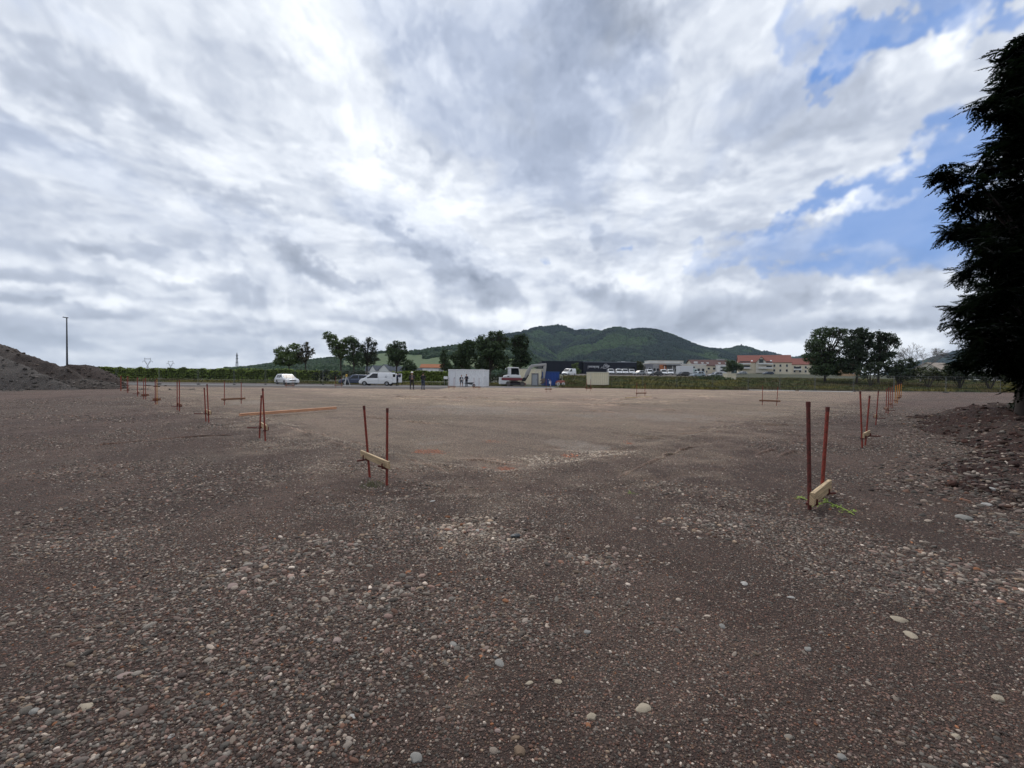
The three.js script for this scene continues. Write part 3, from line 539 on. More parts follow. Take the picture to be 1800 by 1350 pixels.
tree('slender dark tree between the leaning tree and the open feathery tree', 111, 622, [[622, 602, 11, 10], [626, 616, 12, 14], [617, 630, 10, 12, .8], [632, 634, 10, 14, .8]], { tone: DK });
tree('open feathery tree behind the white van', 113, 645, [[648, 600, 7, 9, .5], [655, 612, 8, 12, .5], [642, 612, 8, 12, .55], [648, 630, 15, 14, .7]], { tone: [0.05, 0.062, 0.03], twigs: 10 });
tree('leafy tree with a forked top behind the open van doors', 110, 697, [[685, 611, 8, 9], [697, 607, 7, 9], [707, 609, 6, 9], [697, 622, 19, 11], [690, 636, 12, 9, .8], [707, 634, 12, 9]], { tone: DK });
tree('small dense round bush tree beside the forked tree', 108, 719, [[719, 643, 11, 9], [713, 649, 8, 6], [726, 648, 7, 7]], { tone: DK });
tree('narrow dark conical tree left of the tall tree group', 120, 781, [[781, 622, 5, 9], [780, 634, 10, 9], [784, 645, 12, 8]], { tone: DK });
tree('broad dark tree at the left of the tall group behind the white cabin', 98, 815, [[815, 612, 12, 11], [828, 606, 11, 10], [806, 628, 14, 14], [824, 628, 16, 16], [812, 644, 18, 9]], { tone: DK, density: 74 });
tree('tallest dark tree of the group with a bare twiggy top', 96, 862, [[848, 600, 13, 12], [868, 592, 13, 11, .7], [880, 590, 8, 8, .35], [885, 603, 13, 12, .8], [862, 618, 26, 18], [850, 640, 18, 14], [880, 636, 18, 16]], { tone: DK, density: 74, twigs: 8 });
tree('upright dark tree on the right edge of the tall group, behind the excavator', 97, 914, [[908, 597, 10, 9], [920, 600, 9, 11], [914, 616, 16, 15], [912, 636, 17, 14], [924, 630, 9, 14]], { tone: [0.04, 0.07, 0.022], density: 74 });
tree('small green tree in front of the long dark shed', 140, 1011, [[1011, 644, 5, 6], [1012, 652, 7, 6], [1008, 655, 5, 5]], { tone: MD });
tree('brownish green tree at the end of the dark shed', 165, 1119, [[1112, 643, 6, 6], [1123, 641, 8, 7], [1119, 650, 12, 6], [1129, 650, 5, 6]], { tone: [0.07, 0.075, 0.028] });
tree('dark tree in front of the red roofed apartment block', 190, 1288, [[1285, 641, 10, 7], [1297, 645, 9, 8], [1280, 649, 9, 6]], { tone: DK });
tree('big airy tree in front of the red roofed apartment block', 86, 1450, [[1440, 588, 17, 13], [1428, 605, 17, 14, .85], [1460, 584, 12, 11, .8], [1474, 590, 14, 12, .8], [1450, 612, 22, 14, .7], [1425, 628, 17, 12], [1478, 612, 14, 18, .75], [1452, 634, 30, 16], [1440, 650, 26, 12], [1474, 646, 20, 16]], { tone: DK, density: 78, leaf: 0.17, twigs: 8, seed: 5 });
tree('dense dark tree right of the big airy one', 82, 1506, [[1506, 588, 16, 12], [1496, 604, 17, 16], [1518, 602, 16, 15], [1502, 625, 20, 16], [1525, 628, 10, 14, .8], [1495, 645, 17, 14]], { tone: [0.04, 0.066, 0.028], density: 100, leaf: 0.17 });
tree('spreading dark tree with a drooping right side', 82, 1544, [[1540, 592, 14, 9], [1557, 594, 14, 9], [1568, 605, 9, 10, .8], [1545, 608, 17, 12], [1552, 625, 20, 10, .8], [1540, 642, 16, 14, .8]], { tone: [0.042, 0.068, 0.03], density: 90, leaf: 0.17 });
{ // the bare tree: limbs and twigs only
  const d = 92, u0 = 1618, x0 = bear(u0, d), z0 = -d, y0 = H(x0, z0), r = rngOf(91), G = [], t = thing('bare_tree', 'leafless grey tree with fine spreading twigs behind the hedge', 'tree', [x0, y0, z0]);
  const grow = (p, dir, L, R, n) => { const q = [p[0] + dir[0] * L, p[1] + dir[1] * L, p[2] + dir[2] * L]; G.push(rod(p, q, R, R * 0.72, n > 2 ? 6 : 3)); if (!n) return; const kids = n > 4 ? 4 : 3; for (let k = 0; k < kids; k++) { const v = new THREE.Vector3(dir[0] + (r() - 0.5) * 1.35, dir[1] + (r() - 0.42) * 0.7, dir[2] + (r() - 0.5) * 1.35).normalize(); grow(q, [v.x, v.y, v.z], L * (0.66 + 0.2 * r()), Math.max(0.012, R * 0.62), n - 1); } };
  grow([0, -0.2, 0], [0.02, 1, 0], 2.3, 0.14, 6); part('trunk', G, mat(0.2, 0.18, 0.17, 1), t);
  part('crown', leafCloud([[3.6, 6.4, 0, 1.1, 0.8, 1, .5]], 77, 50, 0.12, DK), leafMat, t).userData.label = 'few remaining dark leaves on one side';
}
// hedge bushes on the right
for (const [lab, d, u, cl] of [
  ['dark bush at the foot of the dense dark tree', 74, 1530, [[1522, 655, 14, 12], [1542, 650, 14, 15]]],
  ['tall rounded bush left of the bare tree', 72, 1582, [[1572, 645, 16, 15], [1592, 640, 15, 12], [1585, 658, 22, 12]]],
  ['yellowish green bush under the bare tree', 70, 1632, [[1618, 658, 15, 11], [1640, 655, 17, 12], [1655, 662, 14, 9]]],
  ['dark bush left of the white building', 70, 1688, [[1675, 648, 15, 13], [1694, 643, 17, 14], [1684, 660, 22, 12]]],
  ['dark bush in front of the white building', 66, 1740, [[1722, 662, 16, 10], [1748, 660, 16, 11], [1765, 655, 16, 16]]],
  ['dark bush at the far right end of the hedge', 60, 1800, [[1785, 645, 20, 20], [1812, 640, 22, 22], [1800, 662, 30, 14]]]])
  tree(lab, d, u, cl, { name: 'hedge_bush', category: 'bush', bush: true, group: 'hedge bushes on the right', tone: lab.startsWith('yell') ? [0.075, 0.09, 0.03] : [0.042, 0.064, 0.026], density: 90, leaf: 0.15 });
for (const [lab, d, u, cl] of [['dark shrub between the white car and the tripod', 82, 572, [[560, 662, 12, 8], [578, 660, 14, 10], [590, 664, 9, 6]]], ['dark shrub behind the dark car', 84, 618, [[612, 660, 14, 9], [632, 658, 12, 9]]], ['dark shrub right of the white cabin', 80, 872, [[864, 664, 9, 7], [878, 664, 8, 7], [892, 663, 8, 6]]],
  ['fresh green shrub on the bank below the parked cars', 92, 1246, [[1236, 664, 11, 4], [1256, 663, 15, 5], [1276, 668, 10, 5]]], ['low green shrub on the bank beside the beige hut', 88, 1266, [[1262, 668, 16, 4], [1240, 669, 12, 4]]]])
  tree(lab, d, u, cl, { name: 'shrub', category: 'shrub', bush: true, tone: lab.startsWith('fresh') || lab.startsWith('low') ? [0.06, 0.1, 0.028] : [0.03, 0.048, 0.02], density: 80, leaf: 0.13 });
// specks of trees on the far plain
for (const [u, h] of [[258, 5], [197, 4], [263, 6], [298, 7], [335, 5], [345, 6], [353, 5], [366, 5], [378, 5], [386, 8], [398, 5], [215, 6], [240, 4]]) { const d = 640; tree('small round tree on the far plain beyond the vines', d, u, [[u, 655 - h * 0.25, h * 0.7, h * 0.35], [u + 3, 655.5 - h * 0.2, h * 0.6, h * 0.3]], { group: 'trees on the far plain', density: 14, leaf: 0.6, tone: DK, twigs: 0, seed: u }); }

// ---------------------------------------------------------------- vineyard
{
  const vineMat = new THREE.MeshPhysicalMaterial({ vertexColors: true, roughness: 1, transmission: 0.45, thickness: 0, side: THREE.DoubleSide });
  const row = (d, x0, x1, n, label, tone, slope = 0) => { // trellised row
    const t = thing('vine_row', label, 'vines', [(x0 + x1) / 2, 0, -d], 0, 'rows of vines beyond the fence'), r = rngOf(Math.round(d * 10)), P = [], C = [], N = [], L = x1 - x0, cx = (x0 + x1) / 2;
    for (let i = 0; i < n; i++) { const x = x0 + r() * L, ph = vn(x * 0.8, d), y = 0.25 + (1.45 + 0.55 * ph + 0.25 * vn(x * 4, 3)) * Math.pow(r(), 0.6), z = (r() - 0.5) * 0.6, w = 0.09 + 0.08 * r(), th = r() * 6.28, a = [Math.cos(th) * w, (r() - 0.5) * w, Math.sin(th) * w], b = [(r() - 0.5) * w, w * (0.4 + 0.5 * r()), (r() - 0.5) * w], k = 0.6 + 0.7 * r(), g = H(x, -d + slope * (x - cx)), X = x - cx, Z = z + slope * (x - cx);
      const V = [[X - a[0], g + y - a[1], Z - a[2]], [X + b[0], g + y + b[1], Z + b[2]], [X + a[0], g + y + a[1], Z + a[2]], [X - b[0], g + y - b[1], Z - b[2]]]; const nn = new THREE.Vector3(...a).cross(new THREE.Vector3(...b)).normalize(); if (nn.y < 0) nn.negate();
      for (const j of [0, 1, 2, 0, 2, 3]) { P.push(...V[j]); C.push(tone[0] * k, tone[1] * k, tone[2] * k); N.push(nn.x, nn.y, nn.z); } }
    const g = new THREE.BufferGeometry(); g.setAttribute('position', new THREE.Float32BufferAttribute(P, 3)); g.setAttribute('normal', new THREE.Float32BufferAttribute(N, 3)); g.setAttribute('color', new THREE.Float32BufferAttribute(C, 3)); part('foliage', g, vineMat, t);
    const posts = []; for (let x = x0 + 1; x < x1; x += 5) posts.push(cyl(0.04, 0.04, 2.1, x - cx, H(x, -d) + 0.95, slope * (x - cx), 6)); part('stake', posts, mat(0.25, 0.2, 0.15), t).userData.kind = 'stuff';
  };
  const L = (k) => ['short front row of bright green vines nearest the gravel heaps', 'front row of bright green vines behind the fence and the white car', 'second row of vines behind the white car', 'third row of vines behind the white car', 'rearmost row of vines before the plain', 'front row of vines between the van and the white cabin', 'second row of vines between the van and the white cabin'][k];
  const VG = [0.34, 0.44, 0.08];
  row(80, bear(170, 80), bear(278, 80), 11000, L(0), VG, 0.04); row(82, bear(286, 82), bear(560, 82), 24000, L(1), [0.3, 0.4, 0.075], 0.02); row(84.5, bear(170, 84), bear(560, 84), 16000, L(2), VG, 0.02); row(88, bear(160, 88), bear(560, 88), 14000, L(3), VG, 0.02);
  row(96, bear(160, 96), bear(600, 96), 10000, L(4), VG); row(86, bear(700, 86), bear(790, 86), 9000, L(5), [0.32, 0.42, 0.08]); row(89, bear(690, 89), bear(795, 89), 7000, L(6), [0.34, 0.44, 0.085]);
}
// rough grass on the bank and along the track
{
  const tuft = (() => { const P = [], N = [], r = rngOf(61); for (let i = 0; i < 9; i++) { const a = r() * 6.28, w = 0.035, h = 0.5 + 0.5 * r(), lx = Math.cos(a) * 0.35 * r(), lz = Math.sin(a) * 0.35 * r(), bx = (r() - 0.5) * 0.5, bz = (r() - 0.5) * 0.5; P.push(bx - w * Math.sin(a), 0, bz + w * Math.cos(a), bx + w * Math.sin(a), 0, bz - w * Math.cos(a), bx + lx, h, bz + lz); for (let k = 0; k < 3; k++) N.push(Math.cos(a) * 0.4, 0.9, Math.sin(a) * 0.4); } const g = new THREE.BufferGeometry(); g.setAttribute('position', new THREE.Float32BufferAttribute(P, 3)); g.setAttribute('normal', new THREE.Float32BufferAttribute(N, 3)); return g; })();
  const grass = (label, n, seed, where, tone, h) => { const r = rngOf(seed), m = new THREE.InstancedMesh(tuft, new THREE.MeshStandardMaterial({ color: 0xffffff, roughness: 0.9, side: THREE.DoubleSide }), n), M = new THREE.Matrix4(), q = new THREE.Quaternion(), c = new THREE.Color(); for (let i = 0; i < n; i++) { const [x, z] = where(r); const s = h * (0.5 + r()) * (0.6 + 0.9 * vn(x * 0.3, z * 0.3)); q.setFromAxisAngle(UP, r() * 6.28); M.compose(new THREE.Vector3(x, H(x, z) - 0.02, z), q, new THREE.Vector3(0.5 + s * 0.5, s, 0.5 + s * 0.5)); m.setMatrixAt(i, M); const k = 0.7 + 0.6 * r(), pn = vn(x * 0.12 + 5, z * 0.2) + 0.5 * (vn(x * 0.5, z * 0.7) - 0.5), y = pn > 0.62 ? 1.9 : pn < 0.3 ? 1.25 : 1; m.setColorAt(i, c.setRGB(tone[0] * k * y, tone[1] * k * (y > 1.5 ? 1.4 : y > 1 ? 0.85 : 1), tone[2] * k)); } m.name = numbered('grass'); m.castShadow = m.receiveShadow = true; m.userData = { kind: 'stuff', label, category: 'grass' }; scene.add(m); };
  grass('rough grass and weeds on the bank between site and car park', 40000, 71, (r) => { const d = 60 + 56 * Math.pow(r(), 1.4), u = mix(985, 1850, r()); return [bear(u, d), -d]; }, [0.095, 0.115, 0.042], 0.3);
  grass('low weeds along the verge in front of the vines', 14000, 72, (r) => { const d = 66 + 13 * r(), u = mix(150, 900, r()); return [bear(u, d), -d]; }, [0.09, 0.11, 0.04], 0.3);
}

// ---------------------------------------------------------------- setting-out frames: two steel stakes, sliding clamps, a board between
const rustMap = (() => { const t = dataTex(256, (x, y) => { const n = fbm(x / 30, y / 18 + 5, 5, 0.6), q = fbm(x / 9 + 7, y / 9, 3), a = n > 0.56 ? [0.5, 0.62, 0.55] : n < 0.4 ? [1.0, 0.9, 0.85] : [0.85, 0.8, 0.8], k = 0.55 + 0.8 * q; return a.map((v) => toS(clamp(v * k))); }, true); t.repeat.set(1, 4); return t; })();
const rustRed = new THREE.MeshStandardMaterial({ color: lin(0.36, 0.062, 0.038), roughness: 0.62, map: rustMap });
const rustOrange = new THREE.MeshStandardMaterial({ color: lin(0.6, 0.24, 0.035), roughness: 0.6, map: rustMap });
const rustDark = new THREE.MeshStandardMaterial({ color: lin(0.19, 0.05, 0.04), roughness: 0.75, map: rustMap });
const steelGrey = mat(0.2, 0.19, 0.18, 0.5, 0.6);
const woodPale = new THREE.MeshStandardMaterial({ color: lin(0.95, 0.72, 0.45), roughness: 0.75, map: woodTex(3) });
const woodWarm = new THREE.MeshStandardMaterial({ color: lin(0.95, 0.50, 0.30), roughness: 0.75, map: woodTex(8) });
const woodDark = new THREE.MeshStandardMaterial({ color: lin(0.35, 0.18, 0.11), roughness: 0.8, map: woodTex(5) });
function boxUV(w, h, d, ch = 0.004) { // board with chamfered long edges and uv in metres along its length (x)
  const s = [[-d / 2 + ch, -h / 2], [d / 2 - ch, -h / 2], [d / 2, -h / 2 + ch], [d / 2, h / 2 - ch], [d / 2 - ch, h / 2], [-d / 2 + ch, h / 2], [-d / 2, h / 2 - ch], [-d / 2, -h / 2 + ch]];
  const g = new THREE.ExtrudeGeometry(new THREE.Shape(s.map((p) => new THREE.Vector2(...p))), { depth: w, bevelEnabled: false }); g.translate(0, 0, -w / 2).rotateY(Math.PI / 2);
  const p = g.attributes.position, uv = g.attributes.uv; for (let i = 0; i < p.count; i++) uv.setXY(i, p.getX(i) * 0.9, (p.getY(i) + p.getZ(i)) * 2.2); return g;
}
// a, b: feet of the stakes on the ground; ha, hb: heights; la, lb: lean of the tops [x, z]; yb: board height; over: board overhang
function frame(label, a, b, o = {}) {
  const A = [a[0], H(a[0], a[1]), a[1]], t = thing('setting_out_frame', label, 'stake frame', A, 0, o.group), B = [b[0] - a[0], H(b[0], b[1]) - A[1], b[1] - a[1]];
  const R = o.r ?? 0.0165, la = o.la ?? [0, 0], lb = o.lb ?? [0, 0], ha = o.ha ?? 1.2, hb = o.hb ?? 1.15, m = o.m ?? rustRed, yb = o.yb ?? 0.3;
  const stake = (f, h, l, mm) => { const tip = [f[0] + l[0], f[1] + h, f[2] + l[1]], dn = [f[0] - l[0] * 0.2, f[1] - 0.22, f[2] - l[1] * 0.2]; const s = part('stake', rod(dn, tip, R, R, 12), mm, t); part('stake_cap', rod([tip[0] - l[0] / h * 0.05, tip[1] - 0.05, tip[2] - l[1] / h * 0.05], [tip[0], tip[1] + 0.008, tip[2]], R * 1.14, R * 1.14, 12), rustDark, s); return (y) => [f[0] + l[0] * y / h, f[1] + y, f[2] + l[1] * y / h]; };
  const sa = stake([0, 0, 0], ha, la, o.ma ?? m), sb = o.single ? null : stake(B, hb, lb, o.mb ?? m);
  const pa = sa(yb), pb = sb ? sb(yb + (o.tilt ?? 0)) : [pa[0] + (o.dir?.[0] ?? 0.3), pa[1], pa[2] + (o.dir?.[1] ?? 0)];
  const D = new THREE.Vector3(pb[0] - pa[0], pb[1] - pa[1], pb[2] - pa[2]), L = D.length(); D.normalize();
  const side = new THREE.Vector3(-D.z, 0, D.x).multiplyScalar(o.flip ? -1 : 1), ov0 = o.over?.[0] ?? 0.14, ov1 = o.over?.[1] ?? 0.12, th = o.th ?? 0.028, hh = o.hh ?? 0.105;
  const mid = new THREE.Vector3(...pa).addScaledVector(D, (L - ov0 + ov1) / 2).addScaledVector(side, R + th / 2 + 0.002);
  const g = boxUV(L + ov0 + ov1, hh, th); const bd = part('board', g, o.wood ?? woodPale, t); bd.position.copy(mid); bd.quaternion.setFromUnitVectors(new THREE.Vector3(1, 0, 0), D);
  for (const [p, s] of [[pa, -1], [pb, 1]]) { // clamp: bracket under the board with a tightening handle
    if (o.single && s > 0) continue;
    const q = new THREE.Vector3(...p), y = -hh / 2 - 0.014, c = part('clamp', [box(0.055, 0.03, 0.06, q.x, q.y + y, q.z, Math.atan2(-D.z, D.x)), bar([q.x, q.y + y, q.z], [q.x + side.x * 0.075, q.y + y, q.z + side.z * 0.075], 0.03, 0.012), bar([q.x + side.x * 0.072, q.y + y, q.z + side.z * 0.072], [q.x + side.x * 0.072, q.y + y + 0.07, q.z + side.z * 0.072], 0.03, 0.01)], o.clampM ?? rustDark, t);
    const hd = o.handle?.[s < 0 ? 0 : 1] ?? [0, 0]; if (hd[0] || hd[1]) part('handle', rod([q.x, q.y + y, q.z], [q.x + hd[0], q.y + y + (hd[2] ?? 0), q.z + hd[1]], 0.014, 0.014, 8), rustDark, c);
    part('screw', rod([q.x, q.y + y, q.z], [q.x - side.x * 0.055, q.y + y, q.z - side.z * 0.055], 0.007, 0.007, 6), steelGrey, c);
  }
  return t;
}
const G2 = (u, v) => { const p = onGround(u, v); return [p[0], p[2]]; };
frame('red stake frame with a thick pale board and neon green paint at its foot', G2(1423, 896), G2(1444, 874), { ha: 1.235, hb: 1.16, la: [-0.045, 0.0], lb: [0.05, 0], yb: 0.15, th: 0.045, hh: 0.14, over: [0.12, 0.2], ma: rustDark, r: 0.021, handle: [[0, 0], [0.17, 0.0, 0.0]] });
frame('red stake frame with a long pale board, weeds growing at its foot', G2(680, 853), G2(650, 839), { ha: 1.04, hb: 1.04, la: [0.0, 0], lb: [-0.09, 0], yb: 0.30, tilt: 0.03, over: [0.13, 0.16], hh: 0.10, th: 0.026, flip: true, handle: [[-0.12, 0.02, 0.03], [-0.15, 0.02, -0.02]] });
frame('red stake frame with a short board, in front of the orange plank end', G2(466.5, 776), G2(456, 771), { ha: 1.16, hb: 0.98, la: [-0.06, 0], lb: [0.045, 0], yb: 0.31, over: [0.05, 0.16], handle: [[0, 0], [-0.28, 0.02]] });
frame('red stake frame with crossed handle and pale board, second from the soil mound', G2(1515.5, 788), G2(1521, 783), { ha: 1.24, hb: 1.13, la: [-0.075, 0], lb: [0.07, 0], yb: 0.28, over: [0.04, 0.2], wood: woodPale, handle: [[0, 0], [0.3, 0.03]] });
frame('single red stake with a short clamped board stub', G2(1539.5, 747.5), G2(1541, 747), { ha: 1.13, la: [0.055, 0], single: true, dir: [0.12, -0.08], yb: 0.3, over: [0.02, 0.05], flip: true, handle: [[0.28, 0.02], [0, 0]] });
const gl = 'row of thin red stake frames receding along the platform edge';
frame('red stake frame with a pale board and a long handle, beside the sandy left margin', G2(367, 743), G2(362, 741), { ha: 1.14, hb: 1.02, la: [-0.05, 0], lb: [-0.05, 0], yb: 0.3, handle: [[0, 0], [-0.35, 0]] });
for (const [u, v, u2, v2, o] of [[315.5, 723, 311.5, 721, {}], [276, 711, 273, 711, { ma: rustOrange }], [256, 702, 252.5, 702, {}], [242, 697, 241.5, 695, {}], [225, 691, 223.5, 690, {}], [213, 687.5, 212, 687, {}],
  [1561, 728, 1557.5, 726, { flip: true }], [1568, 717.5, 1564.5, 716.5, { flip: true }]])
  frame(`thin red stake frame, ${({ 315: 'sixth', 276: 'fifth', 256: 'fourth', 242: 'third', 225: 'second', 213: 'first' })[Math.floor(u)] ? ({ 315: 'sixth', 276: 'fifth', 256: 'fourth', 242: 'third', 225: 'second', 213: 'first' })[Math.floor(u)] + ' in its row counted from the gravel heap' : u < 1565 ? 'just beyond the single stake with the board stub' : 'just before the orange stake frames'}`, G2(u, v), G2(u2, v2), { ha: 1.2, hb: 1.14, yb: 0.24, wood: woodDark, group: gl, handle: [[u > 900 ? 0.3 : -0.3, 0], [0, 0]], ...o });
for (const [u, v, u2, v2] of [[1577, 709, 1573.5, 708], [1580, 703, 1577, 703], [1584, 699, 1581, 698.5]])
  frame('orange stake frame at the far end of the right hand row', G2(u, v), G2(u2, v2), { ha: 1.25, hb: 1.2, yb: 0.2, m: rustOrange, wood: woodDark, group: 'orange stake frames', flip: true, r: 0.022 });
const wide = (label, u, v, u2, v2, o = {}) => frame(label, G2(u, v), G2(u2, v2), { ha: 1.15, hb: 1.1, yb: 0.28, wood: woodDark, hh: 0.09, over: [0.16, 0.18], ...o });
wide('wide stake frame with a dark board, standing alone on the left of the platform', 394.5, 710, 424, 708.5);
wide('wide stake frame with a thin dark board, standing alone before the right fence', 1340, 711, 1365, 712, { lb: [0.06, 0] });
wide('wide stake frame with planks lying at its foot', 1119, 696, 1133.5, 695.5);
for (const [u, v, w] of [[503, 681, 12], [590, 680.5, 10], [789, 683.5, 9], [833, 684, 9], [960, 688, 7], [1031, 686.5, 7]]) wide('small far stake frame with a low board', u, v, u + w, v, { group: 'far stake frames', ha: 1.3, hb: 1.3 });
// the long timber on the ground
{ const a = onGround(421.5, 732.5), b = onGround(590, 720.3), L = Math.hypot(b[0] - a[0], b[2] - a[2]), t = solo('timber_plank', boxUV(L, 0.1, 0.12, 0.006), woodWarm, 'long orange brown timber lying on the platform behind the short stake frame', 'plank'); t.position.set((a[0] + b[0]) / 2, (H(a[0], a[2]) + H(b[0], b[2])) / 2 + 0.085, (a[2] + b[2]) / 2); t.rotation.y = Math.atan2(-(b[2] - a[2]), b[0] - a[0]); t.rotation.z = 0.005; }
for (const [u, v, u2, v2] of [[1100, 698.3, 1121, 698], [1124, 697.4, 1144, 697]]) { const a = onGround(u, v), b = onGround(u2, v2), L = Math.hypot(b[0] - a[0], b[2] - a[2]); const t = solo('timber_plank', boxUV(L, 0.06, 0.16), woodPale, 'pale plank lying at the foot of the wide stake frame', 'plank', 'planks by the wide frame'); t.position.set((a[0] + b[0]) / 2, H(a[0], a[2]) + 0.03, (a[2] + b[2]) / 2); t.rotation.y = Math.atan2(-(b[2] - a[2]), b[0] - a[0]); }
// neon green marking: sprayed grass blades, string and pebbles beside the right hand frame
{
  const r = rngOf(17), P = [], g = new THREE.BufferGeometry(), lo = onGround(1438, 882), N = 150;
  const spots = [[1447, 880, 9, 4], [1436, 890, 11, 3], [1405, 876, 9, 2], [1470, 892, 10, 2], [1490, 900, 14, 2.5]];
  for (let i = 0; i < N; i++) { const s = spots[Math.floor(r() * spots.length)], p = onGround(s[0] + (r() - 0.5) * 2 * s[2], s[1] + (r() - 0.5) * 2 * s[3]), a = r() * 6.28, w = 0.004, h = 0.008 + 0.012 * r(), l = 0.03, y = H(p[0], p[2]) + 0.008; const c = Math.cos(a), q = Math.sin(a); P.push(p[0] - q * w, y, p[2] + c * w, p[0] + q * w, y, p[2] - c * w, p[0] + c * l, y + h, p[2] + q * l); }
  g.setAttribute('position', new THREE.Float32BufferAttribute(P, 3)); g.computeVertexNormals();
  const m = solo('sprayed_grass', g, mat(0.34, 0.5, 0.07, 0.8, 0, { side: THREE.DoubleSide }), 'blades of grass sprayed neon green beside the thick board frame', 'grass'); m.userData.kind = 'stuff';
  const pts = [[1402, 874], [1420, 880], [1440, 886], [1455, 884], [1468, 890], [1485, 897], [1502, 906]].map(([u, v]) => { const p = onGround(u, v); return new THREE.Vector3(p[0], H(p[0], p[2]) + 0.012, p[2]); });
  solo('marking_string', new THREE.TubeGeometry(new THREE.CatmullRomCurve3(pts), 60, 0.004, 6), mat(0.36, 0.52, 0.08, 0.7), 'neon green string trailing over the gravel from the thick board frame', 'string');
}
// weeds at the left hand frame
{
  const r = rngOf(19), P = []; for (let i = 0; i < 200; i++) { const p = onGround(655 + (r() + r() - 1) * 26, 852 + (r() + r() - 1) * 9), a = r() * 6.28, w = 0.003, h = 0.012 + 0.03 * r(), l = 0.03 * r(), y = H(p[0], p[2]), c = Math.cos(a), q = Math.sin(a); P.push(p[0] - q * w, y, p[2] + c * w, p[0] + q * w, y, p[2] - c * w, p[0] + c * l, y + h, p[2] + q * l); }
  const g = new THREE.BufferGeometry(); g.setAttribute('position', new THREE.Float32BufferAttribute(P, 3)); g.computeVertexNormals(); const m = solo('weeds', g, mat(0.15, 0.16, 0.06, 0.9, 0, { side: THREE.DoubleSide }), 'sparse weeds sprouting at the foot of the long board frame', 'weeds'); m.userData.kind = 'stuff';
}
// a scrap of dark plastic in the pebbles
{ const p = onGround(907, 941), g = new THREE.IcosahedronGeometry(0.034, 2), q = g.attributes.position; for (let i = 0; i < q.count; i++) { const x = q.getX(i), y = q.getY(i), z = q.getZ(i), k = 0.7 + 0.8 * fbm(x * 40 + 3, z * 40 + y * 30, 2); q.setXYZ(i, x * k * 1.4, y * k * 0.45, z * k); } g.computeVertexNormals(); const m = solo('plastic_scrap', g, mat(0.02, 0.025, 0.03, 0.4), 'crumpled scrap of black plastic among the pale cobbles', 'scrap'); m.position.set(p[0], H(p[0], p[2]) + 0.02, p[2]); m.rotation.y = 0.5; }

// ---------------------------------------------------------------- earth heaps
const heapTops = [];
function heap(label, name, cx, cz, hw, hd, fn, tone, seed, res = 0.25) {
  const nx = Math.round(2 * hw / res), nz = Math.round(2 * hd / res), P = [], C = [], U = [], I = [], top = (x, z) => { const h = fn(x, z); return h > 0.1 ? h + ((fbm(x * 1.6 + seed, z * 0.45 + h * 0.4, 4, 0.6) - 0.5) * 0.42 + (fbm(x * 3.2, z * 3.2 + seed, 3, 0.6) - 0.5) * 0.22) * sm(0.1, 1.2, h) * (seed === 33 ? 0 : 1) : h; }; heapTops.push([cx, cz, hw, hd, top]);
  for (let j = 0; j <= nz; j++) for (let i = 0; i <= nx; i++) { const x = cx - hw + 2 * hw * i / nx, z = cz - hd + 2 * hd * j / nz, h = top(x, z), y = Math.max(h, 0) + H(x, z) - (h <= 0.02 ? 0.12 : 0); P.push(x - cx, y, z - cz); U.push(x / 0.9, (z + y * 0.8) / 0.9); const n = fbm(x * 0.7 + seed, z * 0.7 + y, 4, 0.6), n2 = fbm(x * 2.3, z * 2.3 + seed, 3), k = 0.6 + 0.5 * n + 0.35 * (n2 - 0.5), c = tone(x, z, y, n); C.push(c[0] * k, c[1] * k, c[2] * k); if (i < nx && j < nz) { const o = j * (nx + 1) + i; I.push(o, o + nx + 1, o + 1, o + 1, o + nx + 1, o + nx + 2); } }
  const g = new THREE.BufferGeometry(); g.setAttribute('position', new THREE.Float32BufferAttribute(P, 3)); g.setAttribute('uv', new THREE.Float32BufferAttribute(U, 2)); g.setAttribute('color', new THREE.Float32BufferAttribute(C, 3)); g.setIndex(I); g.computeVertexNormals();
  const m = solo(name, g, new THREE.MeshStandardMaterial({ vertexColors: true, map: gritMap, bumpMap: gritBump, bumpScale: 0.02, roughness: 0.95 }), label, 'heap'); m.position.set(cx, 0, cz); return m;
}
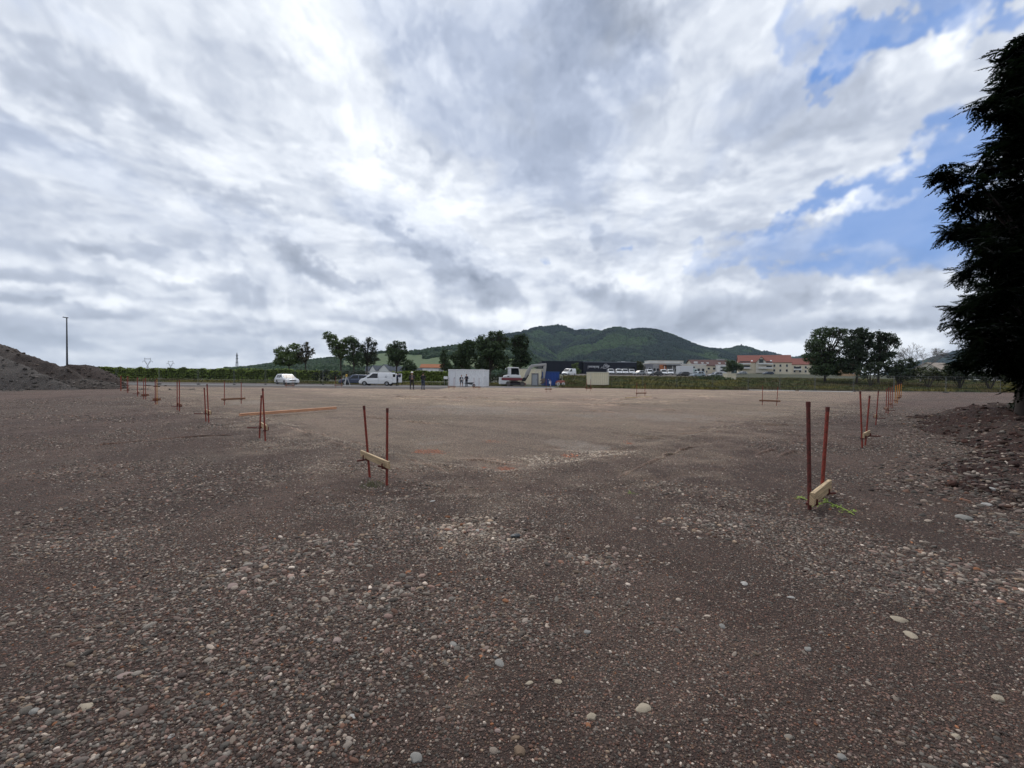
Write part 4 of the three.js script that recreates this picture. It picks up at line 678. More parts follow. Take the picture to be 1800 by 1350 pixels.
{
  // left: a brown ridge of earth, a grey gravel heap in front of it, a dark lump at its end
  const ridgeL = smoothLine([[-160, 560], [-80, 575], [-30, 588], [0, 598], [20, 605], [30, 610], [45, 613], [60, 622], [80, 631], [100, 640], [115, 646], [140, 660], [170, 690]]);
  const dR = 40, uOf = (x) => 900 + FOCAL * x / dR, rough = (x, z, s) => (fbm(x * 0.55 + s, z * 0.55, 4, 0.6) - 0.5);
  heap('high brown earth heap behind the grey gravel heap, by the lamp post', 'earth_heap', -49, -41.5, 15, 7.5, (x, z) => { const u = uOf(x * dR / (dR)), top = lift(u, ridgeL(u), dR); const q = Math.abs(z + dR) / Math.max(0.8, top * 1.35); return top * Math.max(0, 1 - q) + (rough(x, z, 3) * 1.3 + (fbm(x * 2 + 4, z * 2, 3) - 0.5) * 0.5) * sm(0, 0.6, 1 - q) - 0.15; }, (x, z, y, n) => n > 0.56 ? [0.33, 0.3, 0.275] : [0.26, 0.222, 0.2], 3);
  const gx = bear(-40, 34);
  heap('grey gravel heap with a smooth slope in front of the brown earth heap', 'gravel_heap', -39, -34.5, 12, 5, (x, z) => { const u = 900 + FOCAL * x / 34.5, top = lift(u, mix(625, 688, clamp(u / 150, -2.5, 1.2)), 34.5) - 0.1; const q = Math.abs(z + 34.8) / Math.max(0.7, top * 1.5); return top * Math.max(0, 1 - q * q * 0.4 - q * 0.6) + rough(x, z, 9) * 0.5 - 0.1; }, () => [0.36, 0.345, 0.325], 9);
  heap('dark low earth mound at the end of the brown heap', 'earth_heap', bear(138, 42), -43, 5.2, 4.5, (x, z) => { const a = (x - bear(130, 42)) / 3.4, b = (z + 43) / 3.4; return 2.3 * Math.max(0, 1 - Math.pow(a * a + b * b, 0.9)) + rough(x, z, 21) * 1.0 - 0.15; }, () => [0.23, 0.185, 0.165], 21, 0.2);
  heap('low dark spill of gravel between the earth mound and the red stakes', 'gravel_heap', bear(135, 37), -37.4, 5.4, 2.4, (x, z) => { const a = (x - bear(135, 37)) / 4.2, b = (z + 37.4) / 1.7; return 0.85 * Math.max(0, 1 - a * a - b * b) + rough(x, z, 25) * 0.3 - 0.1; }, () => [0.27, 0.235, 0.21], 25, 0.2);
}
heapTops.forEach(([cx, cz, hw, hd, top], i) => gravel(['stones and clods lying on the high brown earth heap', 'coarse stones rolled down the grey gravel heap', 'stones and clods on the dark end mound', 'stones along the low dark spill'][i], [2600, 1800, 900, 700][i], 301 + i, stoneGeo(31 + i, 0, 0.7), (r) => { const p = [cx + (r() * 2 - 1) * hw, cz + (r() * 2 - 1) * hd]; const h = top(...p); return h > 0.03 && (h < 0.5 || r() < 0.5) ? p : null; }, (r) => 0.025 + 0.13 * Math.pow(r(), 4), (x, z) => H(x, z) + Math.max(0, top(x, z)), 'gravel', 1, i % 2 ? [[0.16, 0.155, 0.145], [0.11, 0.105, 0.1], [0.2, 0.19, 0.18]] : [[0.1, 0.08, 0.07], [0.14, 0.12, 0.105], [0.075, 0.06, 0.052]]));
// right: low mound of dark red soil with cobbles along its edge
const edgeR = [[5.2, -2.2], [5.35, -4.3], [5.75, -5.9], [7.3, -7.4], [9.9, -9.6], [13.2, -14.2], [17.3, -18.6], [24, -20.6]];
const moundIn = (x, z) => { let s = 1e9, sign = 1; for (let i = 0; i + 1 < edgeR.length; i++) { const [ax, az] = edgeR[i], bx = edgeR[i + 1][0] - ax, bz = edgeR[i + 1][1] - az, t = clamp(((x - ax) * bx + (z - az) * bz) / (bx * bx + bz * bz)), dx = x - ax - t * bx, dz = z - az - t * bz, q = Math.hypot(dx, dz); if (q < s) { s = q; sign = Math.sign(bx * (z - az) - bz * (x - ax)); } } return s * sign; };
const moundH = (x, z) => { const q = moundIn(x, z) + (fbm(x * 0.8 + 5, z * 0.8, 3) - 0.5) * 1.2, far = sm(4.5, 9, -z); return 0.62 * sm(-0.2, 2.4, q) * (0.22 + 0.78 * far) * (0.65 + 0.7 * fbm(x * 0.5, z * 0.5 + 8, 3)) + (fbm(x * 2.1, z * 2.1 + 3, 4, 0.6) - 0.5) * 0.30 * sm(-0.3, 0.8, q) * (0.3 + 0.7 * far) + (fbm(x * 6, z * 6 + 3, 3, 0.6) - 0.5) * 0.16 * sm(-0.3, 0.6, q) - 0.03; };
heap('low mound of dark red soil with cobbles, under the overhanging tree', 'soil_mound', 14, -12, 10.5, 11, (x, z) => moundIn(x, z) > -1 ? moundH(x, z) : -1, (x, z, y, n) => n > 0.6 ? [0.24, 0.165, 0.135] : [0.2, 0.1, 0.078], 33, 0.1);
const onMound = (x, z) => H(x, z) + Math.max(0, moundIn(x, z) > -1 ? moundH(x, z) : 0);
const alongEdge = (r) => { const t = r() * 0.95, i = Math.floor(t * (edgeR.length - 1)), f = t * (edgeR.length - 1) - i, a = edgeR[i], b = edgeR[i + 1]; return [mix(a[0], b[0], f) + (r() + r() - 0.75) * 1.6, mix(a[1], b[1], f) + (r() - 0.5) * 1.2]; };
gravel('grey and pink cobbles spilling along the edge of the red soil mound', 5200, 201, stoneGeo(21, 1, 0.58), alongEdge, (r) => 0.008 + 0.036 * Math.pow(r(), 2.4), onMound, 'gravel', 0.85);
gravel('stones scattered over the red soil mound', 5200, 202, stoneGeo(22, 1, 0.55), (r) => { const p = [5 + 17 * r(), -3 - 17 * r()]; return moundIn(p[0], p[1]) > 0.3 ? p : null; }, (r) => 0.012 + 0.05 * Math.pow(r(), 2.6), onMound, 'gravel', 0.8);
gravel('crumbled clods of dark red soil on the mound', 3400, 203, stoneGeo(23, 1, 0.7), (r) => { const p = [5 + 17 * r(), -3 - 17 * r()]; return moundIn(p[0], p[1]) > 0.1 ? p : null; }, (r) => 0.012 + 0.085 * Math.pow(r(), 5), onMound, 'soil_clods', 1.2, [[0.085, 0.036, 0.027], [0.06, 0.03, 0.024], [0.1, 0.055, 0.042], [0.07, 0.045, 0.035]]);
// single larger stones one can pick out
{
  const G = [41, 42, 43, 44].map((q, i) => { const g = new THREE.IcosahedronGeometry(1, 2), p = g.attributes.position, r = rngOf(q), cuts = []; for (let k = 0; k < 9; k++) { const v = new THREE.Vector3(r() - 0.5, (r() - 0.5) * 1.3, r() - 0.5).normalize(); cuts.push([v, 0.62 + 0.3 * r()]); } const v = new THREE.Vector3(); for (let k = 0; k < p.count; k++) { v.fromBufferAttribute(p, k); for (const [n, c] of cuts) { const s = v.dot(n) - c; if (s > 0) v.addScaledVector(n, -s * 0.9); } v.multiplyScalar(1 + 0.08 * (vn(v.x * 4 + q, v.y * 4 + v.z * 3) - 0.5)); p.setXYZ(k, v.x * (1 + 0.25 * (q % 2)), v.y * [0.5, 0.62, 0.38, 0.6][i], v.z * 0.85); } return toCreasedNormals(g, 0.5); }), mats = {};
  const sm_ = (k) => mats[k] ??= new THREE.MeshStandardMaterial({ color: lin(...({ pale: [0.5, 0.42, 0.31], grey: [0.34, 0.325, 0.295], pink: [0.42, 0.31, 0.27], brown: [0.25, 0.17, 0.11], white: [0.52, 0.495, 0.46], rust: [0.40, 0.17, 0.08], dark: [0.14, 0.135, 0.125] })[k]), roughness: 0.85, map: speck });
  const list = [[1130, 1241, 15, 'pale', 2, 'broad flat pale sandstone lying on the dark gravel'], [1695, 910, 15, 'grey', 1, 'large smooth grey stone at the edge of the red mound'], [1308, 1027, 9, 'white', 2, 'small flat whitish stone'], [1600, 1117, 12, 'pale', 2, 'long flat cream coloured stone chip'], [1582, 1090, 13, 'pale', 2, 'thin pale stone splinter'], [878, 1168, 12, 'grey', 2, 'flat light grey stone beside a dark bluish one'], [871, 1156, 6, 'dark', 0, 'small dark bluish stone touching a flat grey one'], [1040, 1259, 11, 'pale', 1, 'round yellowish pebble touching a rust red one'], [1034, 1273, 7, 'rust', 1, 'rust red pebble touching a yellowish one'], [731, 1332, 14, 'grey', 1, 'rounded grey green cobble half sunk in gravel'], [913, 1318, 14, 'brown', 1, 'long brown cobble near the oval brown pebble'], [906, 1295, 9, 'brown', 0, 'oval brown pebble lying on dark gravel'], [808, 1205, 7, 'brown', 3, 'upright orange brown stone'], [821, 1192, 6, 'rust', 3, 'bright orange stone chip on dark gravel'], [592, 1127, 12, 'pink', 1, 'pinkish stone with a flat face'], [408, 1033, 13, 'pink', 1, 'rounded pink stone in the coarse gravel'], [1033, 1110, 9, 'grey', 0, 'small grey oval stone'], [718, 1007, 8, 'rust', 0, 'small brick red stone'], [775, 964, 7, 'rust', 0, 'orange fragment among pale cobbles'], [796, 1134, 10, 'grey', 0, 'light grey stone with rounded edges'], [980, 1198, 9, 'pale', 2, 'pale ochre stone chip'], [930, 1200, 8, 'pale', 2, 'narrow tan stone chip on dark gravel'], [1690, 852, 8, 'pink', 1, 'rosy cobble on the edge of the red mound'], [1742, 862, 7, 'white', 1, 'white cobble on the edge of the red mound'], [1735, 888, 8, 'white', 1, 'pale yellowish cobble among grey ones'], [1634, 749, 5, 'pale', 2, 'pale flat stone lying on the dark red soil'], [1270, 1100, 8, 'grey', 1, 'grey pebble in dark gravel'], [470, 1190, 8, 'pink', 1, 'pink pebble in dark gravel'], [220, 1188, 10, 'pink', 2, 'flat pink stone slab'], [150, 1240, 11, 'pale', 2, 'long tan stone chip lying flat'], [60, 1250, 8, 'grey', 1, 'smooth grey pebble near other grey ones'], [1480, 1330, 9, 'grey', 1, 'dull grey cobble sunk in dark gravel'], [1420, 1140, 8, 'grey', 0, 'bluish grey pebble lying on the dark gravel'], [1755, 1230, 9, 'pale', 1, 'cream pebble lying on dark gravel'], [1680, 1295, 7, 'pale', 1, 'small cream pebble lying on the dark gravel'], [620, 1260, 8, 'white', 0, 'bright white pebble lying on the dark gravel'], [300, 1290, 6, 'white', 3, 'small triangular white stone'], [875, 1283, 7, 'pink', 1, 'salmon pebble lying on the dark gravel'], [1390, 1050, 7, 'white', 2, 'light stone flake lying on the dark gravel'], [790, 935, 6, 'grey', 1, 'light cobble in the pale patch'], [840, 930, 7, 'white', 1, 'whitish cobble in the pale patch'], [760, 880, 7, 'white', 2, 'flat white stone behind the pale patch']];
  const r = rngOf(3); for (const [u, v, a, k, gi, lab] of list) { const p = onGround(u, v), d = Math.hypot(p[0], EYE, p[2]), R = a * d / FOCAL * 0.66, m = solo('stone', G[gi], sm_(k), lab, 'stone', 'loose stones on the gravel'); m.scale.setScalar(R); m.rotation.set((r() - 0.5) * 0.3, r() * 6, (r() - 0.5) * 0.3); m.position.set(p[0], onMound(p[0], p[2]) - R * 0.04, p[2]); }
}

// ---------------------------------------------------------------- mesh fence panels on concrete feet
{
  const galv = mat(0.16, 0.17, 0.175, 0.6, 0.3), conc = mat(0.09, 0.085, 0.08, 0.95);
  const panel = (a, b, label, group) => {
    const y = Math.min(H(a[0], a[1]), H(b[0], b[1])), L = Math.hypot(b[0] - a[0], b[1] - a[1]), t = thing('fence_panel', label, 'fence', [a[0], H(a[0], a[1]), a[1]], Math.atan2(-(b[1] - a[1]), b[0] - a[0]), group), e = H(b[0], b[1]) - H(a[0], a[1]), W = L - 0.08;
    for (const x of [0.03, W]) part('post', rod([x, 0.02 + e * x / L, 0], [x, 2.05 + e * x / L, 0], 0.017, 0.017, 6), galv, t);
    for (const h of [0.14, 2.03]) part('rail', rod([0.03, h, 0], [W, h + e, 0], 0.013, 0.013, 6), galv, t);
    const wires = []; for (let x = 0.2; x < W - 0.1; x += 0.2) wires.push(box(0.004, 1.88, 0.004, x, 1.085 + e * x / L, 0)); for (let h = 0.4; h < 2; h += 0.27) wires.push(rod([0.04, h, 0], [W, h + e, 0], 0.0025, 0.0025, 3)); part('mesh', wires, galv, t).userData.kind = 'stuff';
    part('foot', slab([[-0.36, 0], [0.36, 0], [0.3, 0.15], [-0.3, 0.15]], 0.22, 0.01).rotateY(Math.PI / 2).translate(0, -0.01, 0), conc, t);
  };
  const ORD = ['first', 'second', 'third', 'fourth', 'fifth', 'sixth', 'seventh', 'eighth', 'ninth', 'tenth'];
  const run = (pts, label, group) => { for (let i = 0; i + 1 < pts.length; i++) { const p = [bear(pts[i][0], pts[i][1]), -pts[i][1]], q = [bear(pts[i + 1][0], pts[i + 1][1]), -pts[i + 1][1]]; panel(p, q, label.replace('#', ORD[i]), group); } };
  run([[126, 49], [205, 51], [280, 53], [349, 54.5], [412, 56], [467, 57.5], [519, 59], [568, 61], [615, 63], [660, 65], [703, 67]], 'wire mesh fence panel before the vines, # in its run from the earth heap', 'fence panels before the vines');
  run([[845, 84], [876, 86], [905, 88]], 'wire mesh fence panel, # in its run from the white cabin', 'fence panels by the white cabin');
  run([[1075, 66], [1130, 65], [1190, 63], [1253, 61.5], [1316, 59.5], [1371, 58.5], [1433, 57.5], [1501, 56.5], [1572, 55.5], [1663, 54.5], [1760, 53.5]], 'wire mesh fence panel before the grass bank, # in its run from the beige container', 'fence panels before the grass bank');
  for (const [u, d, u2, d2] of [[1317, 56.6, 1398, 55.6], [1405, 55, 1500, 53.6]]) { const a = [bear(u, d), -d], b = [bear(u2, d2), -d2], m = solo('plastic_pipe', rod([0, 0, 0], [b[0] - a[0], H(...b) - H(...a), b[1] - a[1]], 0.06, 0.06, 8), mat(0.6, 0.57, 0.52, 0.5), 'long whitish pipe lying along the foot of the right hand fence', 'pipe', 'pipes along the fence'); m.position.set(a[0], H(...a) + 0.05, a[1]); }
}

// ---------------------------------------------------------------- lamp post, pylons, mast
{
  const d = 62, x = bear(118, d), t = thing('street_lamp', 'tall dark lamp post with a short flat head rising behind the earth heap', 'lamp post', [x, H(x, -d), -d]), hgt = lift(113.5, 558.5, d), dk = mat(0.03, 0.032, 0.036, 0.5, 0.3);
  part('base', cyl(0.2, 0.22, 0.3, 0, 0.1, 0), dk, t); part('pole', cyl(0.065, 0.13, hgt, 0, hgt / 2, 0, 10), dk, t); part('lamp_head', slab([[-0.5, 0.02], [0.12, -0.06], [0.14, 0.06], [-0.45, 0.14]], 0.26, 0.03).translate(0, hgt, 0), dk, t);
}
{
  const steel = mat(0.09, 0.1, 0.115, 0.7, 0.2);
  const pylon = (u, top, d, label, kind) => {
    const x = bear(u, d), h = lift(u, top, d), t = thing('power_pylon', label, 'pylon', [x, 0, -d]), G = [], A = [], R = h * 0.0065; const b = (p, q, r = R, to = G) => to.push(rod(p, q, r, r, 4));
    if (kind === 'cat') { const w = h * 0.075, waist = h * 0.5, ww = h * 0.02, hw = h * 0.2; for (const sx of [-1, 1]) for (const sz of [-1, 1]) { b([sx * w, 0, sz * w], [sx * ww, waist, sz * ww]); b([sx * ww, waist, sz * ww], [sx * hw, h * 0.78, sz * ww]); b([sx * hw, h * 0.78, sz * ww], [sx * hw * 0.95, h, sz * ww]); b([sx * ww * 0.4, waist + h * 0.06, sz * ww], [sx * hw * 0.8, h * 0.79, sz * ww], R * 0.7); }
      for (let k = 0; k < 6; k++) { const y0 = waist * k / 6, y1 = waist * (k + 1) / 6, w0 = mix(w, ww, k / 6), w1 = mix(w, ww, (k + 1) / 6); for (const z of [-1, 1]) { b([-w0, y0, z * w0], [w1, y1, z * w1], R * 0.6); b([w0, y0, z * w0], [-w1, y1, z * w1], R * 0.6); } }
      for (let k = 0; k < 5; k++) for (const s of [-1, 1]) b([s * mix(ww, hw, k / 5), mix(waist, h * 0.78, k / 5), 0], [s * mix(ww * 0.5, hw * 0.8, (k + 0.5) / 5), mix(waist, h * 0.79, (k + 0.5) / 5), 0], R * 0.6);
      b([-hw, h * 0.95, ww], [hw, h * 0.95, ww], R, A); b([-hw, h * 0.91, -ww], [hw, h * 0.91, -ww], R, A); for (const s of [-1, 1]) { b([s * hw, h * 0.78, 0], [s * hw * 1.75, h * 0.74, 0], R, A); b([s * hw, h * 0.86, 0], [s * hw * 1.75, h * 0.74, 0], R * 0.7, A); b([s * hw * 1.7, h * 0.74, 0], [s * hw * 1.7, h * 0.68, 0], R * 0.7, A); }
    } else { const w = h * 0.06; for (const sx of [-1, 1]) for (const sz of [-1, 1]) b([sx * w, 0, sz * w], [sx * w * 0.15, h, sz * w * 0.15], R * 1.2); for (let k = 0; k < 9; k++) { const w0 = mix(w, w * 0.15, k / 9), w1 = mix(w, w * 0.15, (k + 1) / 9); for (const z of [-1, 1]) { b([-w0, h * k / 9, z * w0], [w1, h * (k + 1) / 9, z * w1], R * 0.7); b([w0, h * k / 9, z * w0], [-w1, h * (k + 1) / 9, z * w1], R * 0.7); } } b([0, h, 0], [0, h * 1.06, 0], R * 0.8, A); for (const y of [0.55, 0.75, 0.9]) A.push(box(h * 0.09, h * 0.03, h * 0.05, 0, h * y, 0)); }
    part('lattice', G, steel, t); part('arms', A, steel, t); return t;
  };
  pylon(259.5, 629, 900, 'wide cat-eared lattice pylon on the far plain', 'cat'); pylon(300, 634, 1500, 'smaller lattice pylon further off on the plain', 'cat'); pylon(416.5, 621, 700, 'slim lattice mast at the foot of the vineyard hill', 'mast');
}

// ---------------------------------------------------------------- the overhanging tree on the right, and unseen copies added for their shade
{
  const spray = (() => { // a twig with paired leaflets
    const P = [], N = [], r = rngOf(13), leaf = (bx, by, bz, dx, dy, dz, L, W) => { const d = new THREE.Vector3(dx, dy, dz).normalize(), s = new THREE.Vector3(0, 1, 0).cross(d).normalize().multiplyScalar(W / 2), n = d.clone().cross(s).normalize(); if (n.y < 0) n.negate(); const a = [bx, by, bz], m = [bx + d.x * L * 0.5, by + d.y * L * 0.5 + 0.006, bz + d.z * L * 0.5], e = [bx + d.x * L, by + d.y * L - 0.01, bz + d.z * L]; const l = [m[0] + s.x, m[1] - 0.008, m[2] + s.z], q = [m[0] - s.x, m[1] - 0.008, m[2] - s.z]; for (const v of [a, l, e, a, e, q]) { P.push(...v); N.push(n.x, n.y, n.z); } };
    for (let i = 0; i < 7; i++) { const t = 0.08 + i * 0.065, y = -0.25 * t * t * 2; for (const s of [-1, 1]) leaf(t, y, 0, 0.55 + 0.2 * r(), -0.25 + 0.3 * (r() - 0.5), s * (0.9 + 0.2 * r()), 0.13 + 0.05 * r(), 0.07); } leaf(0.5, -0.12, 0, 1, -0.3, 0, 0.15, 0.07);
    const g = new THREE.BufferGeometry(); g.setAttribute('position', new THREE.Float32BufferAttribute(P, 3)); g.setAttribute('normal', new THREE.Float32BufferAttribute(N, 3)); return g; })();
  const leafM = new THREE.MeshPhysicalMaterial({ color: 0xffffff, roughness: 1, transmission: 0.3, thickness: 0, side: THREE.DoubleSide });
  const d0 = 12.7, tx = bear(1812, d0), tz = -d0;
  // tips of the boughs: bearing, height, depth
  const tips = [[1778, 72, 12.6], [1757, 128, 12.2], [1742, 160, 12.8], [1697, 185, 12.2], [1740, 245, 12.9], [1640, 302, 12.0], [1718, 288, 12.6], [1668, 350, 12.3], [1712, 345, 13], [1698, 436, 12.1], [1727, 425, 12.8], [1735, 465, 12.5], [1720, 512, 12.2], [1700, 552, 12.6], [1712, 580, 12.2], [1707, 607, 12.7], [1722, 636, 12.4], [1745, 610, 12], [1730, 540, 13.2], [1745, 390, 13], [1760, 240, 12.4], [1770, 330, 12.8], [1780, 480, 12.2], [1790, 170, 12.6], [1770, 560, 12.6], [1785, 620, 12.8], [1780, 652, 12.5], [1765, 205, 12.9], [1752, 500, 13], [1765, 100, 12.9], [1748, 575, 12.5], [1760, 430, 12.4], [1728, 590, 13], [1768, 280, 13.1], [1785, 390, 12.5]];
  const t = thing('overhanging_tree', 'big dark leafy tree hanging into view over the red soil mound', 'tree', [tx, H(tx, tz), tz]), r = rngOf(55), G = [], y0 = H(tx, tz), items = [];
  G.push(rod([0, -0.3, 0], [0.1, 4, 0.1], 0.36, 0.28, 12), rod([0.1, 4, 0.1], [0.3, 9, 0.2], 0.28, 0.17, 10), rod([0.3, 9, 0.2], [0.5, 11.4, 0.1], 0.17, 0.05, 8));
  const bough = (tip, n) => { // limb sweeping up and out from the trunk, its leaves bunched round the tip and a few side twigs
    const reach = Math.hypot(tip[0], tip[2]), s = [0.1, clamp(tip[1] - 0.6 * reach - 0.5, 1.2, 10.8), 0.05], k = [mix(s[0], tip[0], 0.55), Math.max(s[1], tip[1]) + 0.1, mix(s[2], tip[2], 0.55)], curve = new THREE.QuadraticBezierCurve3(new THREE.Vector3(...s), new THREE.Vector3(...k), new THREE.Vector3(...tip));
    let p0 = s; for (let i = 1; i <= 5; i++) { const p = curve.getPoint(i / 5).toArray(); G.push(rod(p0, p, 0.06 * (1.1 - i / 5) + 0.01, 0.06 * (0.95 - i / 5) + 0.01, 5)); p0 = p; }
    for (let j = 0; j < n; j++) {
      const f = j === 0 ? 1 : 0.45 + 0.55 * r(), p = curve.getPoint(f), w = j === 0 ? 0.05 : 0.12 + 0.75 * (1 - f), c = [p.x + (r() + r() - 1) * w, p.y + (r() + r() - 0.9) * w, p.z + (r() + r() - 1) * w * 1.2]; if (j) G.push(rod([p.x, p.y, p.z], c, 0.014, 0.006, 3));
      const R = j === 0 ? 0.30 : 0.26 + 0.2 * r(), sp = 3 + Math.floor(r() * 3);
      for (let i = 0; i < sp; i++) { const q = [c[0] + (r() + r() - 1) * R, c[1] + (r() + r() - 1) * R * 0.85, c[2] + (r() + r() - 1) * R], a0 = r() * 6.28, nb = 4 + Math.floor(r() * 4); for (let m = 0; m < nb; m++) items.push([q[0], q[1], q[2], a0 + m * 2.4 + r(), (r() - 0.5) * 1.3 - 0.2, 0.5 + 0.42 * r()]); }
    }
  };
  for (const [u, v, d] of tips) { const x = bear(u, d) + (dirOf(u, v).x / -dirOf(u, v).z - dirOf(u, horizon(u)).x / -dirOf(u, horizon(u)).z) * d; bough([x + 0.40 - tx, lift(u, v, d) - y0, -d - tz], 7); }
  for (let i = 0; i < 84; i++) { const a = -2.0 + 4.0 * r(), h = 2.2 + 8.8 * Math.pow(i / 84, 0.9), R = (1 - Math.pow(Math.abs(h - 5) / 7.0, 2.4)) * 4.0 * (0.55 + 0.45 * r()), ca = Math.cos(a); bough([(ca > 0 ? ca * R : ca * R * 0.2) + 0.95, h, Math.sin(a) * R * 0.9], 6); }
  part('trunk', G, new THREE.MeshStandardMaterial({ color: lin(0.045, 0.035, 0.03), roughness: 1, map: speck }), t);
  const m = new THREE.InstancedMesh(spray, leafM, items.length), M = new THREE.Matrix4(), q = new THREE.Quaternion(), e = new THREE.Euler(), c = new THREE.Color();
  items.forEach((it, i) => { e.set((r() - 0.5) * 0.9, it[3], it[4], 'YZX'); q.setFromEuler(e); M.compose(new THREE.Vector3(it[0], it[1], it[2]), q, new THREE.Vector3(it[5], it[5], it[5])); m.setMatrixAt(i, M); const k = 0.6 + 0.7 * r(); m.setColorAt(i, c.setRGB(0.06 * k, 0.11 * k, 0.042 * k)); });
  m.name = 'crown'; m.castShadow = m.receiveShadow = true; m.userData.kind = 'stuff'; t.add(m);
  // unseen tree copies added beside and behind the camera to darken the near gravel
  for (const [x, z, a, s] of [[17, -4.5, 1.1, 1.05], [15.5, 3.5, 2.3, 1.0], [10, 8.5, 3.6, 1.1], [3.5, 10, 4.4, 1.0], [-3.5, 10, 5.2, 1.08], [-10, 9.5, 0.6, 1.0], [-16.5, 7, 1.9, 1.1]]) { const k = copyOf(t, [x, H(x, z), z], a, 'big dark leafy tree out of view, added to shade the gravel', 'unseen trees added to shade the gravel'); k.scale.setScalar(s); }
  tree('dark undergrowth at the foot of the overhanging tree', 13.0, 1826, [[1796, 722, 14, 22], [1800, 690, 12, 20], [1835, 660, 22, 30], [1850, 700, 26, 28], [1822, 715, 16, 22], [1860, 640, 30, 30]], { name: 'undergrowth', category: 'bush', bush: true, tone: [0.022, 0.035, 0.014], density: 260, leaf: 0.07 });
}

// ---------------------------------------------------------------- vehicles (front towards -x, wheels on y = 0)
const tyreM = mat(0.02, 0.02, 0.021, 0.9), rimM = mat(0.35, 0.35, 0.36, 0.35, 0.8), glassM = mat(0.012, 0.015, 0.018, 0.06), blackM = mat(0.022, 0.022, 0.024, 0.6), lampM = mat(0.65, 0.65, 0.65, 0.15), redM = mat(0.35, 0.02, 0.015, 0.3), plateM = mat(0.7, 0.7, 0.68, 0.5);
const paint = (r, g, b, metal = 0) => new THREE.MeshPhysicalMaterial({ color: lin(r, g, b), roughness: 0.42, metalness: metal, clearcoat: 0.7, clearcoatRoughness: 0.12 });
function wheelInto(parent, x, z, R, w) {
  const out = Math.sign(z), wh = new THREE.Group(); wh.name = 'wheel'; wh.position.set(x, R, z); parent.add(wh);
  part('tyre', new THREE.LatheGeometry([[R * 0.62, -w / 2], [R * 0.93, -w / 2], [R, -w * 0.3], [R, w * 0.3], [R * 0.93, w / 2], [R * 0.62, w / 2]].map((p) => new THREE.Vector2(...p)), 20).rotateX(Math.PI / 2), tyreM, wh);
  const rim = [cyl(R * 0.63, R * 0.63, w * 0.5, 0, 0, 0, 18).rotateX(Math.PI / 2).translate(0, 0, out * w * 0.12)]; for (let k = 0; k < 5; k++) rim.push(box(R * 0.16, R * 1.15, 0.02, 0, 0, out * w * 0.42, 0, k * Math.PI / 5)); part('rim', rim, rimM, wh);
}
function arched(base, arches, y) { // profile points along the underside with wheel arches cut in
  const pts = []; for (const [x, R] of arches) { for (let k = 0; k <= 8; k++) { const a = Math.PI * (1 - k / 8); pts.push([x + Math.cos(a) * R, y + Math.sin(a) * R * 0.95]); } } return pts;
}
function taperTop(g, y0, y1, f) { const p = g.attributes.position; for (let i = 0; i < p.count; i++) { const t = clamp((p.getY(i) - y0) / (y1 - y0)); p.setZ(i, p.getZ(i) * (1 - f * t)); } g.computeVertexNormals(); return g; }
function sheet(pts3, n) { const P = []; for (let i = 1; i + 1 < pts3.length; i++) P.push(...pts3[0], ...pts3[i], ...pts3[i + 1]); const g = new THREE.BufferGeometry(); g.setAttribute('position', new THREE.Float32BufferAttribute(P, 3)); g.computeVertexNormals(); return g; }
